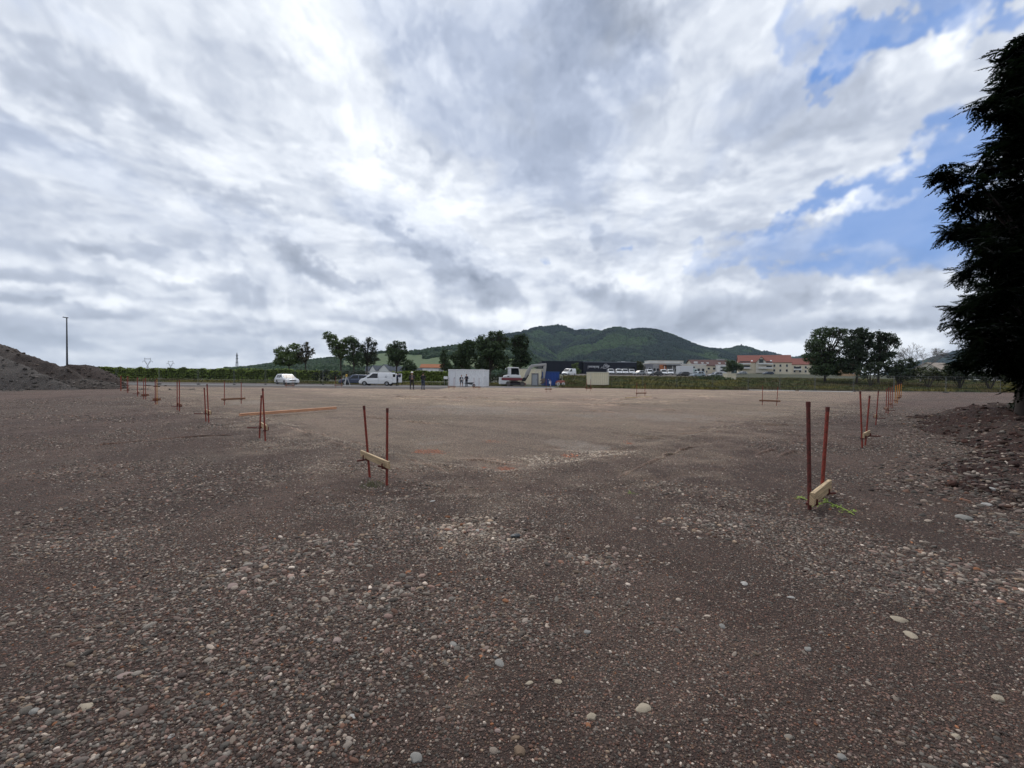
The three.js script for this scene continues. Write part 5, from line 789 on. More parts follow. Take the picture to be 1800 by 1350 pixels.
function carInto(t, col, o = {}) {
  const L = o.L ?? 4.25, W = o.W ?? 1.75, Hh = o.H ?? 1.46, R = 0.31, belt = o.belt ?? 0.88, f = -L / 2, b = L / 2, ax = [f + 0.82, b - 0.78], hood = o.hood ?? 0.86, van = o.van;
  const ws = van ? f + 0.78 : f + 1.05, roof0 = van ? f + 1.75 : f + 1.85, roof1 = van ? b - 0.14 : b - 0.75;
  const low = slab([[f + 0.05, 0.26], ...arched(0, [[ax[0], R + 0.06]], 0.26), ...arched(0, [[ax[1], R + 0.06]], 0.26), [b - 0.06, 0.28], [b, 0.5], [b - 0.03, belt], [ws, belt], [f + 0.35, hood - 0.06], [f + 0.06, 0.68], [f, 0.45]], W, 0.07);
  const body = part('body', toCreasedNormals(low, 0.6), col, t);
  const y1 = Hh, k = van ? 0.07 : 0.17, top = slab(van ? [[ws - 0.05, belt - 0.02], [b - 0.04, belt - 0.02], [b - 0.08, y1 - 0.2], [roof1 - 0.05, y1], [roof0 + 0.35, y1], [roof0, y1 - 0.06]] : [[ws - 0.02, belt - 0.02], [b - 0.12, belt - 0.02], [b - 0.42, y1 - 0.16], [roof1, y1 - 0.03], [roof0 + 0.5, y1], [roof0, y1 - 0.05]], W - 0.06, 0.06);
  part('roof', toCreasedNormals(taperTop(top, belt, y1, k), 0.6), col, t);
  const zs = (y) => (W / 2 - 0.03) * (1 - k * clamp((y - belt) / (y1 - belt))) + 0.006, yb = belt + 0.03, yt = y1 - 0.13;
  const wins = van ? [[[ws + 0.42, yb], [roof0 + 0.28, yt], [roof0 + 0.95, yt], [roof0 + 0.95, yb]]] : [[[ws + 0.5, yb], [roof0 + 0.16, yt], [roof0 + 0.85, yt + 0.01], [roof0 + 0.85, yb]], [[roof0 + 0.93, yb], [roof0 + 0.93, yt + 0.01], [roof1 - 0.05, yt - 0.02], [b - 0.5, yb + 0.05]]];
  for (const s of [-1, 1]) { for (const w of wins) part('window', sheet(w.map(([x, y]) => [x, y, s * zs(y)])), glassM, t).material.side = THREE.DoubleSide;
    part('mirror', box(0.1, 0.13, 0.2, ws + 0.55, belt + 0.08, s * (W / 2 + 0.08)), van ? blackM : col, t); part('headlight', box(0.14, 0.15, 0.36, f + 0.13, 0.65, s * (W / 2 - 0.29), s * 0.35), lampM, t); part('tail_light', box(0.06, van ? 0.5 : 0.2, 0.16, b - 0.02, van ? 0.95 : 0.75, s * (W / 2 - 0.13)), redM, t);
    if (van) part('seam', box(0.012, 0.9, 0.008, roof0 + 1.05, 0.85, s * (W / 2 + 0.001)), blackM, t); }
  const zf = (y) => zs(y) - 0.1, slope = (y) => mix(ws - 0.05, roof0, (y - belt) / (y1 - 0.05 - belt)) - 0.035;
  part('windscreen', sheet([[slope(yb + 0.02), yb + 0.02, -zf(yb)], [slope(yb + 0.02), yb + 0.02, zf(yb)], [slope(yt), yt, zf(yt)], [slope(yt), yt, -zf(yt)]]), glassM, t);
  part('bumper', [slab([[f - 0.04, 0.28], [f + 0.3, 0.25], [f + 0.3, 0.42], [f + 0.02, 0.52], [f - 0.05, 0.48]], W - 0.02, 0.04)], van ? blackM : col, t); part('grille', box(0.04, 0.14, 0.8, f + 0.035, 0.6, 0), blackM, t); part('number_plate', box(0.02, 0.11, 0.5, f - 0.06, 0.4, 0), plateM, t); part('rear_bumper', slab([[b - 0.2, 0.28], [b + 0.04, 0.3], [b + 0.05, 0.5], [b - 0.2, 0.5]], W - 0.02, 0.03), van ? blackM : col, t);
  part('underbody', box(L - 0.5, 0.16, W - 0.3, 0, 0.3, 0), blackM, t);
  for (const x of ax) for (const s of [-1, 1]) wheelInto(t, x, s * (W / 2 - 0.12), R, 0.2);
  return t;
}
const spot = (u, d) => { const x = bear(u, d); return [x, H(x, -d), -d]; };
const white = paint(0.78, 0.79, 0.8), silver = paint(0.33, 0.35, 0.37, 0.3), navy = paint(0.035, 0.05, 0.09), blackP = paint(0.02, 0.022, 0.025), blueGrey = paint(0.075, 0.095, 0.15, 0.2), blueP = paint(0.03, 0.08, 0.25);
carInto(thing('parked_car', 'white hatchback parked by the vines, nose turned towards the platform', 'car', spot(504, 61), 2.42), white, { L: 4.2, H: 1.48, W: 1.76 });
carInto(thing('parked_car', 'dark blue grey car parked behind the tripod, next to the white van', 'car', spot(626, 64), 0.16), blueGrey, { L: 4.5, H: 1.5, W: 1.85 });
{
  const t = carInto(thing('delivery_van', 'white panel van with its rear doors standing open beside a person', 'van', spot(664, 60.5), -0.06), white, { van: true, L: 4.75, H: 1.82, W: 1.85, belt: 1.02, hood: 1.0 });
  part('side_logo', [box(0.05, 0.32, 0.006, 1.45, 1.28, 0.918, 0, -0.5), box(0.05, 0.26, 0.006, 1.6, 1.24, 0.918, 0, -0.5), box(0.2, 0.04, 0.006, 1.5, 1.15, 0.918)], mat(0.22, 0.24, 0.27, 0.6), t);
  for (const s of [-1, 1]) { const d = part('rear_door', box(0.78, 1.25, 0.05, 0.39, 0, 0), white, t); d.position.set(2.36, 1.08, s * 0.86); d.rotation.y = -s * 0.5; part('door_glass', box(0.5, 0.38, 0.06, 0.4, 0.34, 0), glassM, d); }
}
const parkedVan = carInto(thing('parked_van', 'white van parked before the dark shed beside the beige container', 'van', spot(1073, 150), 1.5, 'vehicles in the car park'), white, { van: true, L: 4.9, H: 2.0, W: 1.9, belt: 1.1, hood: 1.05 });
for (const [u, d, a, lab] of [[1087, 152, 1.5, 'white van parked in front of the middle of the dark shed'], [1097.5, 153, 1.52, 'white van parked near the right end of the dark shed'], [1109.5, 156, 1.45, 'white van parked beside the blue one'], [1141, 146, 1.5, 'white van parked between the silver car and the black car'], [1166, 148, 1.35, 'white van parked behind the black car'], [1178, 156, 1.3, 'white van standing close to the grey tower building'], [1000, 122, 0.9, 'white van behind the blue container']]) copyOf(parkedVan, spot(u, d), a, lab);
carInto(thing('parked_car', 'blue car parked between white van and silver car', 'car', spot(1115, 160), 1.5, 'vehicles in the car park'), blueP, { H: 1.7 });
carInto(thing('parked_car', 'silver grey estate parked right of the blue car', 'car', spot(1123.5, 145), 0.5, 'vehicles in the car park'), silver, { H: 1.6 });
carInto(thing('parked_car', 'black car parked on the near edge of the car park', 'car', spot(1152, 132), 0.25, 'vehicles in the car park'), blackP, { H: 1.5 });
carInto(thing('parked_car', 'dark car in front of the white lorry', 'car', spot(1200, 130), 0.2, 'vehicles in the car park'), blackP, { H: 1.45 });
carInto(thing('parked_car', 'pale blue car behind the green shrub', 'car', spot(1226, 126), 0.3, 'vehicles in the car park'), paint(0.35, 0.42, 0.46), { H: 1.6 });
carInto(thing('parked_car', 'whitish car half hidden by the bank near the beige hut', 'car', spot(1258, 124), 0.1, 'vehicles in the car park'), silver, { H: 1.5 });
carInto(thing('parked_car', 'dark blue car parked in front of the red roofed apartment block', 'car', spot(1350, 205), 0.05, 'cars by the apartment block'), navy, { L: 4.8 });
carInto(thing('parked_car', 'grey car parked at the left end of the apartment block', 'car', spot(1304, 200), 0.1, 'cars by the apartment block'), silver);
{ // white lorry
  const t = thing('box_lorry', 'white box lorry with pale green cab in the car park', 'lorry', spot(1206, 140), 0.25), w = mat(0.6, 0.61, 0.62, 0.6);
  part('cargo_box', slab([[-2.4, 0], [2.4, 0], [2.4, 2.3], [-2.4, 2.3]], 2.2, 0.04).translate(-0.6, 0.9, 0), w, t); part('cab', slab([[1.9, 0.5], [3.6, 0.5], [3.65, 1.3], [3.3, 2.3], [1.9, 2.4]], 2.0, 0.08), mat(0.4, 0.5, 0.48, 0.4), t); part('windscreen', box(0.04, 0.8, 1.6, 3.5, 1.75, 0, 0, 0.34), glassM, t); part('side_window', box(0.8, 0.6, 2.03, 2.8, 1.7, 0), glassM, t); part('chassis', box(6.4, 0.25, 0.9, 0.3, 0.6, 0), blackM, t); for (const x of [-1.9, 2.6]) for (const s of [-1, 1]) wheelInto(t, x, s * 0.9, 0.42, 0.26);
}

// ---------------------------------------------------------------- site cabins and containers
function cabin(name, label, u, d, turn, L, W, Hh, m, mTrim, o = {}) {
  const t = thing(name, label, 'container', spot(u, d), turn, o.group), e = 0.09;
  part('base_frame', box(L, 0.14, W, 0, 0.07, 0), o.base ?? mTrim, t); part('roof', [box(L + 0.04, 0.14, W + 0.04, 0, Hh - 0.07, 0)], mTrim, t);
  for (const sx of [-1, 1]) for (const sz of [-1, 1]) part('corner_post', box(0.12, Hh - 0.28, 0.12, sx * (L / 2 - 0.06), Hh / 2, sz * (W / 2 - 0.06)), mTrim, t);
  const n = Math.round(L / (o.pitch ?? 1)), pw = (L - 0.24) / n, hgt = Hh - 0.28; // wall panels with shadow gaps or ribs
  for (const sz of [-1, 1]) for (let k = 0; k < n; k++) { if (o.door === k && sz > 0) { const dd = part('door', box(pw - 0.05, hgt - 0.06, 0.05, -L / 2 + 0.12 + pw * (k + 0.5), Hh / 2 - 0.02, sz * (W / 2 - 0.035)), o.doorM ?? m, t); part('door_handle', box(0.04, 0.14, 0.06, -L / 2 + 0.12 + pw * (k + 0.85), Hh / 2 - 0.05, sz * (W / 2)), blackM, dd); continue; } part('wall_panel', o.rib ? ribbed(pw - 0.004, hgt, 0.035).rotateY(sz > 0 ? 0 : Math.PI).translate(-L / 2 + 0.12 + pw * (k + 0.5), Hh / 2, sz * (W / 2 - 0.05)) : box(pw - 0.008, hgt, 0.05, -L / 2 + 0.12 + pw * (k + 0.5), Hh / 2, sz * (W / 2 - 0.055)), m, t); }
  const ne = Math.max(2, Math.round(W / (o.pitch ?? 1))), ew = (W - 0.24) / ne; for (const sx of [-1, 1]) for (let k = 0; k < ne; k++) part('end_panel', box(0.05, hgt, ew - 0.008, sx * (L / 2 - 0.055), Hh / 2, -W / 2 + 0.12 + ew * (k + 0.5)), m, t);
  part('core', box(L - 0.2, Hh - 0.2, W - 0.2, 0, Hh / 2, 0), m, t); return t;
}
function ribbed(w, h, dp) { const s = [[-w / 2, -0.02]], n = Math.max(2, Math.round(w / 0.28)); for (let k = 0; k < n; k++) { const x = -w / 2 + w * k / n, q = w / n; s.push([x, 0], [x + q * 0.25, 0], [x + q * 0.4, dp], [x + q * 0.85, dp], [x + q, 0]); } s.push([w / 2, -0.02]); const g = new THREE.ExtrudeGeometry(new THREE.Shape(s.map((p) => new THREE.Vector2(p[0], -p[1]))), { depth: h, bevelEnabled: false }); return g.translate(0, 0, -h / 2).rotateX(-Math.PI / 2).rotateX(Math.PI).rotateX(Math.PI); }
const whiteCab = mat(0.95, 0.96, 0.97, 0.6, 0, { map: speck }), whiteTrim = mat(0.8, 0.8, 0.8, 0.6), cream = mat(0.92, 0.82, 0.6, 0.7, 0, { map: speck }), creamTrim = mat(0.6, 0.56, 0.45, 0.7), blueC = mat(0.014, 0.07, 0.32, 0.55, 0, { map: speck }), greyC = mat(0.3, 0.32, 0.34, 0.6), brownBase = mat(0.16, 0.1, 0.08, 0.9);
{ const t = cabin('site_cabin', 'long white site cabin with two people standing in front of it', 824, 65, -0.30, 5.6, 2.4, 2.45, whiteCab, whiteTrim, { pitch: 1.15, door: 0, doorM: mat(0.7, 0.71, 0.73, 0.6) }); part('roof_unit', [box(0.5, 0.12, 0.4, 2.4, 2.5, 0.6), box(0.3, 0.1, 0.3, -0.8, 2.49, 0.4)], mat(0.12, 0.12, 0.12), t); part('wall_box', box(0.18, 0.25, 0.12, 2.86, 1.4, 0.6), whiteTrim, t); }
cabin('storage_container', 'cream container with a pitched end standing behind the excavator arm', 932, 74, -0.75, 4.6, 2.4, 2.65, cream, creamTrim, { pitch: 0.8, rib: true });
cabin('portable_toilet', 'tall grey cabinet standing between the excavator arm and the cream container', 940.5, 67.5, -0.12, 1.05, 1.05, 1.95, greyC, mat(0.2, 0.2, 0.21), { pitch: 1, door: 0, doorM: mat(0.34, 0.36, 0.38, 0.5) });
{ const t = cabin('storage_container', 'dark blue container with a white notice, right of the excavator', 967.5, 68.5, 0.18, 2.4, 2.0, 2.2, blueC, mat(0.015, 0.06, 0.2, 0.5), { pitch: 0.75, rib: true, door: 0, doorM: mat(0.014, 0.05, 0.2, 0.5) }); part('lock_box', box(0.12, 0.12, 0.06, -0.55, 0.95, 1.02), mat(0.5, 0.52, 0.55), t); }
cabin('storage_container', 'beige container with vertical folds standing alone on a dark base', 1050.5, 69, 0.12, 3.0, 2.2, 2.15, cream, creamTrim, { pitch: 0.75, rib: true, base: brownBase });
cabin('beige_hut', 'small plain beige hut on the bank beside the shrubs', 1282, 95, 0.1, 2.0, 1.8, 1.35, cream, creamTrim, { pitch: 1 });
cabin('white_skip', 'small white box behind the rear of the excavator', 886, 72, 0.1, 1.6, 1.4, 1.3, whiteCab, whiteTrim, { pitch: 0.8 });
{ const p = spot(783.5, 66), t = thing('notice_board', 'small white notice board on two legs left of the white cabin', 'sign', p); part('panel', box(0.62, 0.42, 0.03, 0, 1.18, 0), whiteTrim, t); for (const s of [-1, 1]) part('leg', box(0.04, 1.2, 0.04, s * 0.2, 0.58, -0.035), greyC, t); }
{ const p = spot(967, 66), t = thing('notice_board', 'small white and blue notice standing in front of the blue container', 'sign', p); part('panel', box(0.32, 0.42, 0.03, 0, 0.6, 0), whiteTrim, t); part('print', box(0.2, 0.12, 0.006, 0, 0.68, 0.019), mat(0.1, 0.2, 0.5), t); part('leg', box(0.05, 0.6, 0.05, 0.1, 0.28, -0.045), whiteTrim, t); }
{ const p = spot(954.5, 75), t = thing('warning_sign', 'small square white sign with a dark square high beside the excavator arm', 'sign', p); part('post', box(0.06, 2.6, 0.06, 0, 1.28, 0), greyC, t); part('panel', box(0.5, 0.5, 0.03, 0, 2.45, 0.05), whiteTrim, t); part('print', box(0.26, 0.2, 0.006, 0, 2.45, 0.069), blackM, t); }
{ // small trench roller beside the blue container
  const t = thing('trench_roller', 'small reddish white roller parked at the end of the blue container', 'roller', spot(984.5, 67.5), 0.25), rd = mat(0.35, 0.12, 0.09, 0.6), wt = mat(0.55, 0.53, 0.5, 0.6);
  for (const x of [-0.42, 0.42]) { const dr = part('drum', cyl(0.27, 0.27, 0.8, 0, 0, 0, 18).rotateX(Math.PI / 2).translate(x, 0.27, 0), wt, t); part('hub', cyl(0.08, 0.08, 0.9, 0, 0, 0, 10).rotateX(Math.PI / 2).translate(x, 0.27, 0), blackM, dr); }
  part('body', slab([[-0.7, 0.4], [0.65, 0.4], [0.7, 0.75], [0.2, 0.85], [-0.5, 0.8]], 0.7, 0.05), rd, t); part('roll_bar', [rod([0.25, 0.8, -0.3], [0.25, 1.65, -0.3], 0.03), rod([0.25, 0.8, 0.3], [0.25, 1.65, 0.3], 0.03), rod([0.25, 1.65, -0.3], [0.25, 1.65, 0.3], 0.03)], wt, t); part('seat', slab([[-0.2, 0.84], [0.15, 0.84], [0.12, 1.15], [0.02, 1.15], [0, 0.95], [-0.2, 0.92]], 0.45, 0.03), blackM, t); part('steering_wheel', new THREE.TorusGeometry(0.16, 0.018, 6, 16).rotateX(1.1).translate(-0.38, 1.1, 0), blackM, t);
}
// wheelbarrow
{
  const t = thing('wheelbarrow', 'dark wheelbarrow tipped beside the person in dark clothes at the white cabin', 'wheelbarrow', spot(826, 59.8), 0.1), dk = mat(0.03, 0.035, 0.04, 0.6);
  part('tray', slab([[-0.5, 0.38], [0.3, 0.32], [0.55, 0.62], [-0.62, 0.6]], 0.55, 0.03), dk, t); for (const s of [-1, 1]) { part('handle', rod([-1.0, 0.55, s * 0.25], [0.55, 0.22, s * 0.12], 0.018), dk, t); part('leg', rod([-0.45, 0.42, s * 0.2], [-0.5, 0, s * 0.24], 0.018), dk, t); }
  const w = part('wheel', new THREE.TorusGeometry(0.17, 0.045, 8, 18).translate(0.55, 0.2, 0), tyreM, t); part('rim', cyl(0.12, 0.12, 0.05, 0, 0, 0, 12).rotateX(Math.PI / 2).translate(0.55, 0.2, 0), rimM, w);
}
for (const [u, v, a] of [[832, 680.4, 0.1], [836, 680.9, -0.15], [840, 680.2, 0.3]]) { const p = onGround(u, v), m = solo('timber_offcut', boxUV(0.75, 0.08, 0.14), woodPale, 'pale timber offcut on the ground before the white cabin', 'plank', 'timber offcuts before the cabin'); m.position.set(p[0], H(p[0], p[2]) + 0.04, p[2]); m.rotation.y = a; }
{ // surveying tripod
  const t = thing('survey_tripod', 'surveying tripod with pale legs and a yellow instrument in front of the dark car', 'tripod', spot(609, 56)), leg = mat(0.6, 0.6, 0.58, 0.6), yl = mat(0.7, 0.42, 0.05, 0.5);
  for (const [x, z] of [[0.0, 0.45], [0.42, -0.25], [-0.4, -0.25]]) { const g = part('leg', [rod([x * 0.12, 1.2, z * 0.12], [x, 0, z], 0.022, 0.028, 8), rod([x * 0.12 + 0.03, 1.2, z * 0.12], [x * 0.6 + 0.01, 0.48, z * 0.6], 0.012, 0.012, 6)], leg, t); part('spike', rod([x * 0.97, 0.06, z * 0.97], [x * 1.01, -0.04, z * 1.01], 0.02, 0.004, 6), steelGrey, g); }
  part('head', cyl(0.09, 0.09, 0.04, 0, 1.22, 0, 14), yl, t); const ins = part('instrument', [slab([[-0.1, 0], [0.1, 0], [0.1, 0.24], [0.05, 0.3], [-0.05, 0.3], [-0.1, 0.24]], 0.16, 0.02).translate(0, 1.25, 0)], yl, t); part('telescope', cyl(0.04, 0.045, 0.22, 0, 0, 0, 12).rotateX(Math.PI / 2).translate(0, 1.42, 0.03), blackM, ins);
}

// ---------------------------------------------------------------- excavator (arm towards +x)
{
  const t = thing('excavator', 'white and maroon tracked excavator with its arm folded down to the right', 'excavator', spot(904, 66.5), 0.05), wt = mat(0.62, 0.63, 0.64, 0.45), mr = mat(0.17, 0.035, 0.045, 0.5), dk = mat(0.025, 0.025, 0.027, 0.7), gr = mat(0.33, 0.32, 0.31, 0.55), tr = mat(0.11, 0.1, 0.095, 0.9);
  for (const s of [-1, 1]) { // tracks: a belt of shoes round rollers
    const z = s * 0.85, L = 1.05, r = 0.33, n = 40, per = 4 * L + 2 * Math.PI * r, tk = new THREE.Group(); tk.name = 'track'; tk.position.set(0.15, 0, z); t.add(tk); const sh = [];
    for (let i = 0; i < n; i++) { let q = i / n * per, x, y, a; if (q < 2 * L) { x = -L + q; y = 2 * r; a = 0; } else if ((q -= 2 * L) < Math.PI * r) { const w = q / r; x = L + Math.sin(w) * r; y = r + Math.cos(w) * r; a = -w; } else if ((q -= Math.PI * r) < 2 * L) { x = L - q; y = 0; a = Math.PI; } else { const w = (q - 2 * L) / r; x = -L - Math.sin(w) * r; y = r - Math.cos(w) * r; a = Math.PI - w; } sh.push(box(per / n * 0.9, 0.05, 0.42, x, y + 0.03, 0, 0, a)); }
    part('shoes', sh, tr, tk); part('roller_frame', slab([[-L, 0.16], [L, 0.16], [L, 0.48], [-L, 0.48]], 0.3, 0.04), dk, tk); for (const x of [-L, L]) part('sprocket', cyl(r - 0.03, r - 0.03, 0.34, 0, 0, 0, 16).rotateX(Math.PI / 2).translate(x, r + 0.02, 0), tr, tk);
  }
  part('undercarriage', [box(1.5, 0.3, 1.3, 0.1, 0.52, 0), cyl(0.55, 0.55, 0.16, 0, 0.74, 0, 24)], dk, t);
  const ho = part('house', toCreasedNormals(slab([[-1.75, 0.86], [1.15, 0.84], [1.2, 1.25], [-1.8, 1.28], [-1.85, 1.05]], 1.9, 0.1), 0.6), mr, t); part('engine_cover', toCreasedNormals(slab([[-1.78, 1.27], [1.05, 1.25], [0.9, 1.68], [0.2, 1.78], [-0.9, 1.76], [-1.65, 1.6]], 1.86, 0.1), 0.6), wt, ho); part('logo', box(0.3, 0.12, 0.006, -0.95, 1.48, 0.936), dk, ho); part('counterweight', toCreasedNormals(slab([[-1.95, 0.9], [-1.4, 0.88], [-1.4, 1.3], [-1.92, 1.28]], 1.7, 0.12), 0.6), mr, ho);
  const cab = part('cab', [box(0.1, 1.1, 0.1, -0.98, 2.2, 0.85), box(0.08, 1.1, 0.08, 0.7, 2.2, 0.85, 0, 0.12), box(0.1, 1.1, 0.1, -0.98, 2.2, -0.05), box(0.08, 1.1, 0.08, 0.7, 2.2, -0.05, 0, 0.12), box(0.5, 1.1, 0.06, -0.78, 2.2, 0.87)], wt, t); part('cab_roof', toCreasedNormals(slab([[-1.08, 2.72], [0.66, 2.72], [0.6, 2.86], [-0.95, 2.9], [-1.08, 2.84]], 1.06, 0.05).translate(0, 0, 0.4), 0.6), wt, cab); part('cab_window', box(1.25, 0.95, 0.02, 0.02, 2.2, 0.86), glassM, cab); part('cab_window', box(1.6, 1.0, 0.02, -0.13, 2.2, -0.06), glassM, cab); part('windscreen', box(0.02, 1.02, 0.82, 0.69, 2.2, 0.4, 0, 0.12), glassM, cab); part('rear_window', box(0.02, 0.9, 0.8, -1.0, 2.2, 0.4), glassM, cab); part('mirror', box(0.12, 0.2, 0.05, -1.35, 2.62, 0.85), wt, cab); part('seat', slab([[-0.5, 1.75], [0.1, 1.75], [0.1, 1.95], [-0.35, 1.97], [-0.4, 2.5], [-0.55, 2.5]], 0.5, 0.04).translate(0, 0, 0.4), dk, cab);
  part('swing_post', [box(0.5, 0.5, 0.5, 1.45, 0.98, -0.15), slab([[1.25, 0.8], [1.8, 0.85], [1.75, 1.3], [1.4, 1.35]], 0.4, 0.03).translate(0, 0, -0.15)], dk, t);
  const bm = part('boom', toCreasedNormals(slab([[1.42, 1.1], [1.72, 1.05], [2.3, 2.1], [2.6, 2.72], [3.2, 3.0], [4.75, 3.2], [4.85, 3.4], [4.6, 3.5], [2.55, 3.26], [2.2, 2.95], [1.75, 2.1]], 0.34, 0.04).translate(0, 0, -0.15), 0.5), gr, t);
  part('boom_top_plate', bar([2.62, 3.3, -0.15], [4.7, 3.52, -0.15], 0.3, 0.05), wt, bm); for (const s of [-1, 1]) { const c = part('boom_cylinder', rod([1.75, 0.95, -0.15 + s * 0.26], [2.2, 1.75, -0.15 + s * 0.26], 0.07, 0.07, 10), dk, bm); part('piston', rod([2.2, 1.75, -0.15 + s * 0.26], [2.55, 2.6, -0.15 + s * 0.26], 0.04, 0.04, 10), rimM, c); }
  const st = part('stick', toCreasedNormals(slab([[4.5, 3.05], [4.75, 3.6], [4.98, 3.5], [4.95, 2.9], [4.72, 1.25], [4.5, 1.22], [4.45, 2.4]], 0.26, 0.03).translate(0, 0, -0.15), 0.5), gr, t); part('stick_cylinder', rod([3.3, 2.78, -0.15], [4.5, 2.75, -0.15], 0.06, 0.06, 10), dk, st); part('bucket_cylinder', rod([4.3, 2.6, -0.15], [4.25, 1.6, -0.15], 0.055, 0.055, 10), dk, st); part('link', [bar([4.25, 1.6, -0.15], [4.15, 1.15, -0.15], 0.2, 0.08), bar([4.25, 1.6, -0.15], [4.6, 1.4, -0.15], 0.16, 0.06)], dk, st);
  const bk = part('bucket', toCreasedNormals(slab([[4.0, 0.75], [4.3, 1.2], [4.72, 1.3], [4.78, 0.9], [4.6, 0.5], [4.25, 0.36], [3.95, 0.42], [4.22, 0.56], [4.35, 0.8]], 0.8, 0.03).translate(0, 0, -0.15), 0.5), mat(0.13, 0.1, 0.09, 0.8), t); for (let k = 0; k < 4; k++) part('tooth', rod([3.98, 0.43, -0.45 + k * 0.2], [3.8, 0.43, -0.45 + k * 0.2], 0.045, 0.015, 5), gr, bk);
  part('dozer_blade', [slab([[1.55, 0.12], [1.68, 0.12], [1.72, 0.4], [1.62, 0.55], [1.52, 0.5], [1.58, 0.35]], 2.0, 0.02), bar([0.9, 0.4, 0.5], [1.58, 0.3, 0.5], 0.1, 0.12), bar([0.9, 0.4, -0.5], [1.58, 0.3, -0.5], 0.1, 0.12)], mr, t);
}

// ---------------------------------------------------------------- buildings
const wallM = { light: mat(0.75, 0.7, 0.61, 0.9, 0, { map: speck }), cream: mat(0.82, 0.73, 0.56, 0.9, 0, { map: speck }), grey: mat(0.4, 0.4, 0.4, 0.9, 0, { map: speck }), white: mat(0.85, 0.85, 0.83, 0.9, 0, { map: speck }), orange: mat(0.45, 0.17, 0.08, 0.9), shed: mat(0.007, 0.011, 0.022, 0.7), shed2: mat(0.009, 0.012, 0.024, 0.7), ochre: mat(0.5, 0.33, 0.2, 0.9, 0, { map: speck }) };
const roofM = { red: mat(0.3, 0.115, 0.09, 0.9, 0, { map: speck }), brown: mat(0.12, 0.06, 0.055, 0.9, 0, { map: speck }), slate: mat(0.07, 0.085, 0.11, 0.8, 0, { map: speck }), tan: mat(0.4, 0.33, 0.27, 0.9, 0, { map: speck }) };
function roofSlabs(L, W, h, over, th) { const a = Math.atan2(h, W / 2), S = Math.hypot(h, W / 2) + over, out = []; for (const s of [1, -1]) { const g = new THREE.BoxGeometry(L + 2 * over, th, S); g.translate(0, th / 2, S / 2); g.rotateX(a); if (s < 0) g.rotateY(Math.PI); g.translate(0, h, 0); out.push(g); } return out; }
// a building: body box with gables or flat top, windows as parts; front faces +z
function building(name, label, u, d, turn, o) {
  const t = thing(name, label, 'building', spot(u, d), turn, o.group), { L, W, h } = o, up = o.up ?? 0; t.position.y += up;
  if (o.gable) { const s = new THREE.Shape([[-W / 2, -3], [W / 2, -3], [W / 2, h], [0, h + o.gable], [-W / 2, h]].map((p) => new THREE.Vector2(...p))); part('wall', new THREE.ExtrudeGeometry(s, { depth: L, bevelEnabled: false }).translate(0, 0, -L / 2).rotateY(Math.PI / 2), o.wall, t); for (const g of roofSlabs(L, W, o.gable, o.over ?? 0.4, 0.2)) part('roof', g.translate(0, h + 0.03, 0), o.roof, t); }
  else { part('wall', box(L, h + 3, W, 0, h / 2 - 1.5, 0), o.wall, t); part('parapet', box(L + 0.2, 0.3, W + 0.2, 0, h + 0.15, 0), o.trim ?? o.wall, t); }
  for (const [face, x, y, w, hh] of o.wins ?? []) { const dz = 0.05, g = box(w, hh, 0.1), fr = box(w + 0.16, hh + 0.16, 0.06), put = (m) => { if (face === 'f') m.position.set(x, y, W / 2 + dz - 0.02); else if (face === 'r') { m.position.set(L / 2 + dz - 0.02, y, x); m.rotation.y = Math.PI / 2; } else { m.position.set(-L / 2 - dz + 0.02, y, x); m.rotation.y = Math.PI / 2; } return m; }; const wd = put(part('window', fr, wallM.white, t)); part('pane', g, glassM, wd); part('sill', box(w + 0.3, 0.08, 0.24, 0, -hh / 2 - 0.1, 0), wallM.white, wd); }
  o.more?.(t); return t;
}
const rep = (face, xs, ys, w, h) => xs.flatMap((x) => ys.map((y) => [face, x, y, w, h]));
